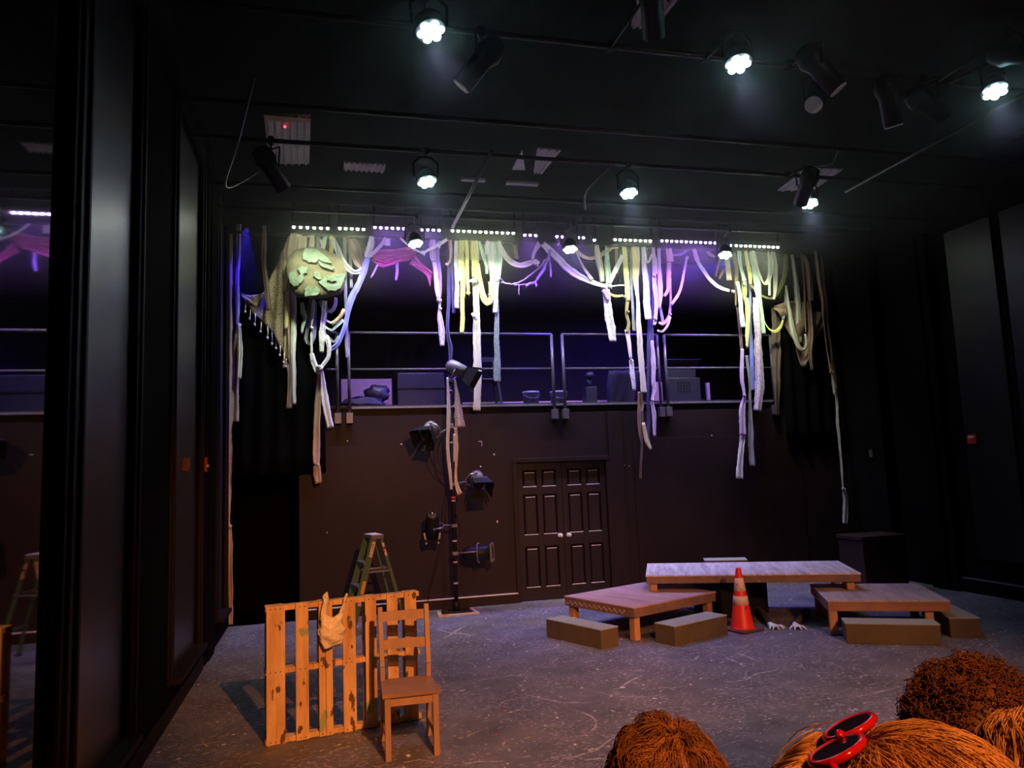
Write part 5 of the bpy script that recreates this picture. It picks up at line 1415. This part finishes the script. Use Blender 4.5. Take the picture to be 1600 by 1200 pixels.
# twisted branches
def branch(label, runs, m, dy=0.0):
    b = MB()
    for pts, r in runs:
        P = smooth([ony(x, y, YC + dy + random.uniform(-0.03, 0.03)) for x, y in pts], 0.04)
        b.tube([p + Vector((random.uniform(-1, 1), random.uniform(-1, 1), random.uniform(-1, 1))) * 0.004 for p in P], [r * random.uniform(0.8, 1.35) for _ in P], 7)
    tag(b.build('twisted_branch', M[m], None, True, ony(runs[0][0][0][0], runs[0][0][0][1], YC)), label, 'branch', 'branches hung among the cloth')

branch('smooth thin branch curving under the pinkish swag', [([(783, 441), (800, 444), (817, 438), (832, 427), (846, 415), (852, 405)], 0.012), ([(811, 441), (811, 452), (811, 461)], 0.009), ([(779, 420), (782, 434), (788, 441)], 0.006)], 'f_lilac', 0.06)
branch('knobbly branch wrapped in violet tape with a forked lower end', [([(860, 390), (857, 402), (853, 412), (848, 424), (841, 434), (836, 441), (826, 444), (822, 448)], 0.022), ([(836, 440), (838, 446), (837, 448)], 0.013), ([(859, 402), (860, 418), (861, 433)], 0.014), ([(858, 403), (866, 406), (869, 400)], 0.005), ([(803, 446), (815, 445), (828, 444)], 0.010)], 'f_violet', 0.0)

# ------------------------------------------------------------------ the plaster moon
mc = ony(495, 427, 11.03)
mn = thing('plaster_moon', 'big round plaster-patched moon prop lit green in front of the cream strips', 'moon prop', mc)
outl = [(449, 405), (456, 396), (463, 390), (472, 388), (480, 386), (490, 386), (500, 387), (508, 389), (516, 395), (525, 397), (532, 402), (537, 414), (542, 424), (542, 433), (539, 443), (538, 452), (531, 459), (520, 461), (512, 464), (500, 466), (488, 465), (478, 464), (465, 464), (460, 459), (452, 450), (450, 440), (448, 428), (447, 415)]
po = [ony(x, y, 11.03) for x, y in outl]
m_ = MB()
rings = []
for k, (sc, d) in enumerate(((1.0, 0.04), (1.0, 0.0), (0.97, -0.020), (0.75, -0.028), (0.5, -0.030), (0.25, -0.032))):
    rings.append([mc + (p - mc) * sc + Vector((0, d + 0.012 * mnoise.noise(Vector((p.x * 3 * sc, p.z * 3 * sc, k))), 0)) for p in po])
for a, b in zip(rings, rings[1:]):
    m_.grid([a + [a[0]], b + [b[0]]])
bmesh.ops.remove_doubles(m_.bm, verts=m_.bm.verts, dist=0.0005)
bmesh.ops.holes_fill(m_.bm, edges=[e for e in m_.bm.edges if e.is_boundary], sides=0)
m_.build('disc', M['clay'], mn)
for wx in (0.3, -0.28):
    MB().tube([(mc.x + wx, 11.05, mc.z + 0.30), (mc.x + wx * 0.9, 11.22, 5.61)], 0.004, 6).build('hanging_wire', M['black'], mn)
def moon_patch(poly, thick):
    jag = []
    for i, (x, y) in enumerate(poly):
        x1, y1 = poly[(i + 1) % len(poly)]
        jag += [(x + (x1 - x) * f + random.uniform(-0.9, 0.9), y + (y1 - y) * f + random.uniform(-0.9, 0.9)) for f in (0.0, 0.33, 0.66)]
    P = [ony(x, y, 11.03 - 0.028) for x, y in jag]
    c = sum(P, Vector()) / len(P)
    g = MB()
    rr = []
    for sc, d in ((1.0, 0.02), (1.0, -thick * 0.75), (0.93, -thick * 0.9), (0.45, -thick * 0.85)):
        rr.append([c + (p - c) * sc + Vector((0, d + 0.008 * mnoise.noise(p * 5 + Vector((sc * 4, 0, 0))), 0)) for p in P])
    for a, b in zip(rr, rr[1:]):
        g.grid([a + [a[0]], b + [b[0]]])
    bmesh.ops.remove_doubles(g.bm, verts=g.bm.verts, dist=0.0005)
    bmesh.ops.holes_fill(g.bm, edges=[e for e in g.bm.edges if e.is_boundary], sides=0)
    for f_ in g.bm.faces:
        f_.smooth = False
    g.build('plaster_patch', M['clay_hi'], mn)
moon_patch([(472, 398), (476, 389), (486, 387), (496, 390), (505, 398), (513, 404), (518, 413), (508, 411), (499, 406), (492, 412), (482, 411), (473, 405)], 0.035)
moon_patch([(497, 408), (508, 413), (522, 418), (522, 424), (510, 420), (500, 415)], 0.035)
moon_patch([(452, 428), (458, 422), (463, 424), (464, 432), (462, 440), (468, 446), (460, 449), (453, 443), (451, 436)], 0.032)
moon_patch([(465, 421), (472, 417), (480, 418), (480, 426), (475, 428), (475, 438), (469, 445), (462, 444), (464, 434), (470, 428)], 0.03)
moon_patch([(490, 426), (497, 425), (501, 432), (502, 438), (495, 437), (490, 432)], 0.03)
moon_patch([(497, 441), (506, 436), (508, 431), (525, 430), (541, 428), (538, 440), (532, 451), (523, 456), (513, 455), (505, 448)], 0.028)
moon_patch([(511, 434), (519, 433), (525, 439), (518, 442), (511, 439)], 0.05)
moon_patch([(476, 452), (482, 447), (487, 451), (494, 449), (500, 454), (500, 460), (490, 463), (476, 464)], 0.032)

# ------------------------------------------------------------------ black drapes behind the two ends of the cloth
def drape(label, x0, x1, z0, z1, y):
    g = []
    n = int((x1 - x0) / 0.03)
    for i in range(15):
        z = z1 + (z0 - z1) * i / 14
        g.append([(x0 + (x1 - x0) * j / n, y + 0.035 * math.sin(j * 0.75 + 0.15 * i) * (0.5 + i / 28), z) for j in range(n + 1)])
    o = MB().grid(g).build('black_drape', M['curtain'], None, True, (x0, y, z1))
    sm_ = o.modifiers.new('thickness', 'SOLIDIFY'); sm_.thickness = 0.006; sm_.offset = 0
    tag(o, label, 'curtain', 'black drapes beside the balcony')
drape('black drape hanging behind the fringed net shawl', -1.22, 0.04, 2.08, 5.58, 11.33)
drape('black drape hanging behind the plain brown shawl', 7.72, 9.0, 2.3, 5.58, 11.36)
# ------------------------------------------------------------------ the audience in front of the camera
def P3(px, py, t):
    return CAM + ray(px, py) * t


def person(label, head, fy, seat_z, lean, shirt='shirt', s=1.0):
    """a seated body; head = middle of the skull, fy = which way it faces (angle about Z, 0 = +Y)"""
    hips = Vector((head.x + lean, head.y + 0.02, seat_z + 0.10))
    t = thing('person', label, 'person', (hips.x, hips.y, seat_z - 0.10), 0, 'audience')
    R = Matrix.Rotation(fy, 3, 'Z')
    H = lambda x, y, z: head + R @ Vector((x, y, z)) * s
    mb = MB()
    mb.ball(head, 0.100 * s, (0.80, 0.98, 1.12), 3, 0.0, R)
    mb.ball(H(0, 0.035, -0.06), 0.068 * s, (0.85, 0.95, 0.95), 3, 0, R)
    mb.ball(H(0, 0.068, -0.095), 0.024 * s)
    limb(mb, [H(0, 0.092, -0.005), H(0, 0.108, -0.032)], [0.010 * s, 0.014 * s])
    for sx in (-1, 1):
        mb.ball(H(sx * 0.083, -0.005, -0.02), 0.030 * s, (0.35, 0.75, 1.0), 2, 0, R)
        mb.ball(H(sx * 0.032, 0.083, 0.012), 0.016 * s, (1, 0.6, 0.8), 2, 0, R)
    mb.ball(H(0, 0.086, -0.062), 0.018 * s, (1.2, 0.6, 0.5), 2, 0, R)
    chest = Vector((head.x + lean * 0.7, head.y - 0.01, head.z - 0.38 * s))
    neck = Vector((head.x + lean * 0.15, head.y - 0.02, head.z - 0.15 * s))
    limb(mb, [head + Vector((0, -0.015, -0.06)), neck, neck + (chest - neck) * 0.35], [0.055 * s, 0.052 * s, 0.062 * s])
    limb(mb, [chest, (chest + hips) / 2, hips], [0.115 * s, 0.105 * s, 0.12 * s])
    sh = MB()
    limb(sh, [neck + (chest - neck) * 0.35, chest, (chest + hips) / 2, hips], [0.075 * s, 0.135 * s, 0.128 * s, 0.14 * s])
    for sx in (-1, 1):
        s0 = neck.lerp(chest, 0.45) + Vector((sx * 0.135 * s, 0, 0))
        el = s0 + Vector((sx * 0.05, 0.06, -0.26)) * s
        wr = el + Vector((-sx * 0.06, 0.20, -0.06)) * s
        limb(mb, [chest + Vector((sx * 0.06, 0, 0.05)), s0, el, wr], [0.06 * s, 0.050 * s, 0.040 * s, 0.028 * s])
        limb(sh, [neck.lerp(chest, 0.4), s0, s0.lerp(el, 0.6)], [0.075 * s, 0.066 * s, 0.062 * s])
        hm = Matrix.Translation(wr + Vector((0, 0.03, -0.035))) @ Matrix.Rotation(PI, 4, 'Z')
        hand(mb, hm, sx, 0.8, 0.15, 0.95 * s)
        kn = hips + Vector((sx * 0.10, 0.42, -0.01)) * s
        ft = Vector((kn.x, kn.y + 0.02, seat_z - 0.40))
        limb(mb, [hips + Vector((sx * 0.08, 0, -0.02)), kn, ft + Vector((0, 0, 0.02)), ft + Vector((0, 0.13, -0.005))], [0.085 * s, 0.060 * s, 0.040 * s, 0.032 * s])
        limb(sh, [hips + Vector((sx * 0.08, 0, -0.02)), kn, ft + Vector((0, 0, 0.10))], [0.098 * s, 0.072 * s, 0.058 * s])
    remesh(mb.build('body', M['skin'], t), 0.007, 5)
    remesh(sh.build('clothing', M[shirt], t), 0.012, 4)
    return t, R


def strands(mb, c, rad, R, locks, per, length, crown, wave=0.0, r0=0.001, zmin=-0.5, lift=0.16, messy=0.35, sag=0.0, loose=0.07):
    """locks of hair starting near the crown and following the skull outward"""
    crown = Vector(crown).normalized()
    for k in range(locks):
        while True:
            d0 = Vector((random.gauss(0, 1), random.gauss(0, 1), random.gauss(0, 1))).normalized()
            if d0.z > zmin and not (d0.y > 0.55 and d0.z < 0.45):
                break
        seed = random.random() * 60
        tw0 = random.gauss(0, messy); ph = random.random() * 6.28; lf = lift * random.uniform(0.6, 1.5); ln0 = length * random.uniform(0.75, 1.15)
        for s_ in range(per):
            d = (d0 + Vector((random.gauss(0, loose), random.gauss(0, loose), random.gauss(0, loose)))).normalized()
            axis = crown.cross(d)
            if axis.length < 0.05:
                axis = Vector((1, 0, 0))
            axis.normalize()
            axis = Quaternion(d, tw0 + random.gauss(0, 0.10)) @ axis
            m_ = 9
            pts, rr = [], []
            ll = ln0 * random.uniform(0.85, 1.1); l2 = lf * random.uniform(0.75, 1.15)
            for i in range(m_):
                f = i / (m_ - 1)
                q = Quaternion(axis, f * ll) @ d
                # strands draw together towards the tip of their lock
                q = (q + (Quaternion(axis, f * ln0) @ d0 - q) * 0.55 * f).normalized()
                h = 1.0 + l2 * math.sin(min(1.0, f * 1.15 + 0.1) * PI * 0.8)
                p = Vector((q.x * rad[0], q.y * rad[1], q.z * rad[2])) * h + axis * (wave * math.sin(f * 8 + ph)) + Vector((0, 0, -sag * f * f))
                pts.append(c + R @ p); rr.append(r0 * (1 - 0.8 * f * f))
            mb.tube(pts, rr, 3)


benches = []
# short-haired head near the middle
c1 = P3(1040, 1243, 1.40)
t1, R1 = person('person with short tousled light brown hair seen from behind', c1, 0.1, c1.z - 0.72, 0.0)
h = MB(); h.ball(c1 + R1 @ Vector((0, -0.012, 0.016)), 0.102, (0.90, 1.03, 1.08), 3, 0.06, R1)
strands(h, c1 + R1 @ Vector((0, -0.012, 0.012)), (0.091, 0.104, 0.110), R1, 300, 24, 0.70, (0.12, -0.25, 1.0), 0.005, 0.0009, -0.55, 0.17, 0.45)
h.build('hair', M['hair_ginger'], t1)

# big dark curls
c2 = P3(1518, 1150, 1.52)
t2, R2 = person('person with a big mass of dark curly hair seen from behind', c2, -0.05, c1.z - 0.72, 0.02)
h = MB(); h.ball(c2 + Vector((0, -0.015, 0.012)), 0.125, (1.02, 1.0, 1.0), 4, 0.22)
for k in range(2600):
    while True:
        d = Vector((random.gauss(0, 1), random.gauss(0, 1), random.gauss(0, 1))).normalized()
        if d.z > -0.75 and not (d.y > 0.6 and d.z < 0.3):
            break
    big = 1.0 + 0.16 * mnoise.noise(d * 3.1 + Vector((7, 0, 0)))
    u = d.orthogonal().normalized(); v = d.cross(u)
    ax_ = (d + u * random.gauss(0, 0.45) + v * random.gauss(0, 0.45)).normalized()
    cr = random.uniform(0.006, 0.011); ln = random.uniform(0.022, 0.045); ph = random.random() * 6.28
    o_ = c2 + Vector((0, -0.015, 0.012)) + d * 0.112 * big
    a_ = ax_.orthogonal().normalized(); b_ = ax_.cross(a_)
    h.tube([o_ + ax_ * ln * i / 11 + (a_ * math.cos(ph + i * 1.15) + b_ * math.sin(ph + i * 1.15)) * cr for i in range(12)], [0.0019 * (1 - 0.04 * i) for i in range(12)], 4)
h.build('hair', M['hair_dark'], t2)

# long golden hair close to the camera, sunglasses pushed up on the head
c3 = P3(1432, 1345, 0.74)
t3, R3 = person('person with long golden hair and red-framed sunglasses pushed up on the head', c3, 0.75, c3.z - 0.66, -0.16, 'shirt', 0.92)
h = MB(); h.ball(c3 + R3 @ Vector((0, -0.010, 0.012)), 0.098, (0.92, 1.04, 1.06), 3, 0.05, R3)
strands(h, c3 + R3 @ Vector((0, -0.010, 0.010)), (0.092, 0.103, 0.104), R3, 260, 36, 1.35, (0.0, 0.45, 0.9), 0.008, 0.00065, -0.65, 0.15, 0.22, 0.02, 0.09)
for k in range(420):                      # fringe falling in front of the glasses
    x0 = random.gauss(0.0, 0.035); o_ = random.gauss(0, 0.004)
    h.tube([c3 + R3 @ Vector((x0 + 0.012 * math.sin(i * 0.7 + x0 * 60) - 0.25 * x0 * i / 8, 0.088 + 0.050 * math.sin(i / 8 * 2.2) + o_, 0.085 + 0.012 * math.sin(i * 0.55) - 0.013 * i + o_)) for i in range(9)], [0.0008 * (1 - 0.07 * i) for i in range(9)], 3)
h.build('hair', M['hair_blond'], t3)
sg = thing('sunglasses', 'dark glossy sunglasses with red frame resting on top of the golden hair', 'sunglasses', c3 + Vector((-0.05, 0.02, 0.10)))
F = lambda x, y, z: c3 + R3 @ Vector((x, y, z))
ctr = (0, 0.058, 0.106)
up_ = Vector((0, -0.90, 0.44)); out_ = Vector((0, 0.44, 0.90))
for sx in (-1, 1):
    lc = Vector(ctr) + Vector((sx * 0.038, 0, 0))
    ring = [F(*(lc + Vector((0.034 * math.cos(a), 0, 0)) + up_ * (0.027 * math.sin(a)))) for a in [2 * PI * k / 24 for k in range(24)]]
    lens = MB().prism(ring, (R3 @ out_) * 0.003); lens.build('lens', M['shades'], sg)
    MB().tube(ring, 0.0042, 8, True).build('rim', M['shade_frame'], sg)
    MB().tube(smooth([F(sx * 0.072, 0.058, 0.106), F(sx * 0.094, 0.03, 0.082), F(sx * 0.106, -0.02, 0.045), F(sx * 0.105, -0.05, 0.02)], 0.02), 0.0042, 8).build('temple', M['shade_frame'], sg)
MB().tube([F(-0.008, 0.060, 0.108), F(0, 0.062, 0.111), F(0.008, 0.060, 0.108)], 0.004, 8).build('bridge', M['shade_frame'], sg)

# second golden head at the edge, its ear uncovered
c4 = P3(1652, 1282, 0.92)
t4, R4 = person('person with golden hair tucked behind a bare ear at the edge of the picture', c4, -0.25, c3.z - 0.66, 0.16, 'shirt', 0.95)
h = MB(); h.ball(c4 + R4 @ Vector((0.0, -0.014, 0.022)), 0.095, (0.86, 1.0, 1.04), 3, 0.05, R4)
base_n = len(h.bm.verts)
strands(h, c4 + R4 @ Vector((0, -0.012, 0.018)), (0.084, 0.100, 0.102), R4, 200, 30, 1.2, (0.1, 0.5, 0.85), 0.007, 0.00075, -0.1, 0.14, 0.22, 0.0, 0.09)
for k in range(800):                      # locks swept round the ear
    f0 = random.random(); o_ = random.gauss(0, 0.004)
    pts = []
    for i in range(10):
        a = 2.5 - 3.6 * i / 9
        rr_ = 0.036 + 0.022 * f0 + o_
        pts.append(c4 + R4 @ Vector((-0.086 - 0.010 * math.sin(i * 0.35) - 0.006 * f0, -0.004 - rr_ * math.cos(a) * 1.1, -0.018 + rr_ * math.sin(a) * 1.15)))
    h.tube(pts, [0.0009 * (1 - 0.05 * i) for i in range(10)], 3)
h.build('hair', M['hair_blond'], t4)

# benches the audience sits on
for lab, x0, x1, y, z in (('dark bench under the short-haired and curly-haired people', 0.3, 2.2, 1.40, c1.z - 0.72), ('dark bench under the two golden-haired people', -0.1, 1.6, 0.77, c3.z - 0.66)):
    b = thing('audience_bench', lab, 'bench', ((x0 + x1) / 2, y, 0.275 if y > 1 else 0.52))
    MB().span((x0, y - 0.12, z - 0.10), (x1, y + 0.14, z - 0.05), 0.006).build('seat', M['black'], b)
    for x in (x0 + 0.08, x1 - 0.08):
        MB().span((x - 0.03, y - 0.10, 0.275 if y > 1 else 0.52), (x + 0.03, y + 0.11, z - 0.10), 0.004).build('leg', M['black'], b)
# ------------------------------------------------------------------ thin haze added under the grid to imitate lens glow round lamps
hz = bpy.data.materials.new('glow_haze'); hz.use_nodes = True
nt = hz.node_tree; nt.nodes.clear()
out = nt.nodes.new('ShaderNodeOutputMaterial'); vs = nt.nodes.new('ShaderNodeVolumeScatter')
vs.inputs['Color'].default_value = (1, 1, 1, 1)
vs.inputs['Density'].default_value = 0.07
vs.inputs['Anisotropy'].default_value = 0.2
tc = nt.nodes.new('ShaderNodeTexCoord'); sx = nt.nodes.new('ShaderNodeSeparateXYZ'); mr = nt.nodes.new('ShaderNodeMapRange')
mr.interpolation_type = 'SMOOTHSTEP'
mr.inputs['From Min'].default_value = 4.4; mr.inputs['From Max'].default_value = 5.45
mr.inputs['To Min'].default_value = 0.0; mr.inputs['To Max'].default_value = 0.07
nt.links.new(tc.outputs['Object'], sx.inputs[0]); nt.links.new(sx.outputs['Z'], mr.inputs['Value']); nt.links.new(mr.outputs['Result'], vs.inputs['Density'])
nt.links.new(vs.outputs[0], out.inputs['Volume'])
h = MB().span((XL + 0.02, 3.6, 3.7), (XR - 0.25, 11.38, ZC - 0.05)).build('haze', hz)
h['kind'] = 'stuff'; h['label'] = 'thin haze added to give the glow round the lit lamps'; h['category'] = 'haze'
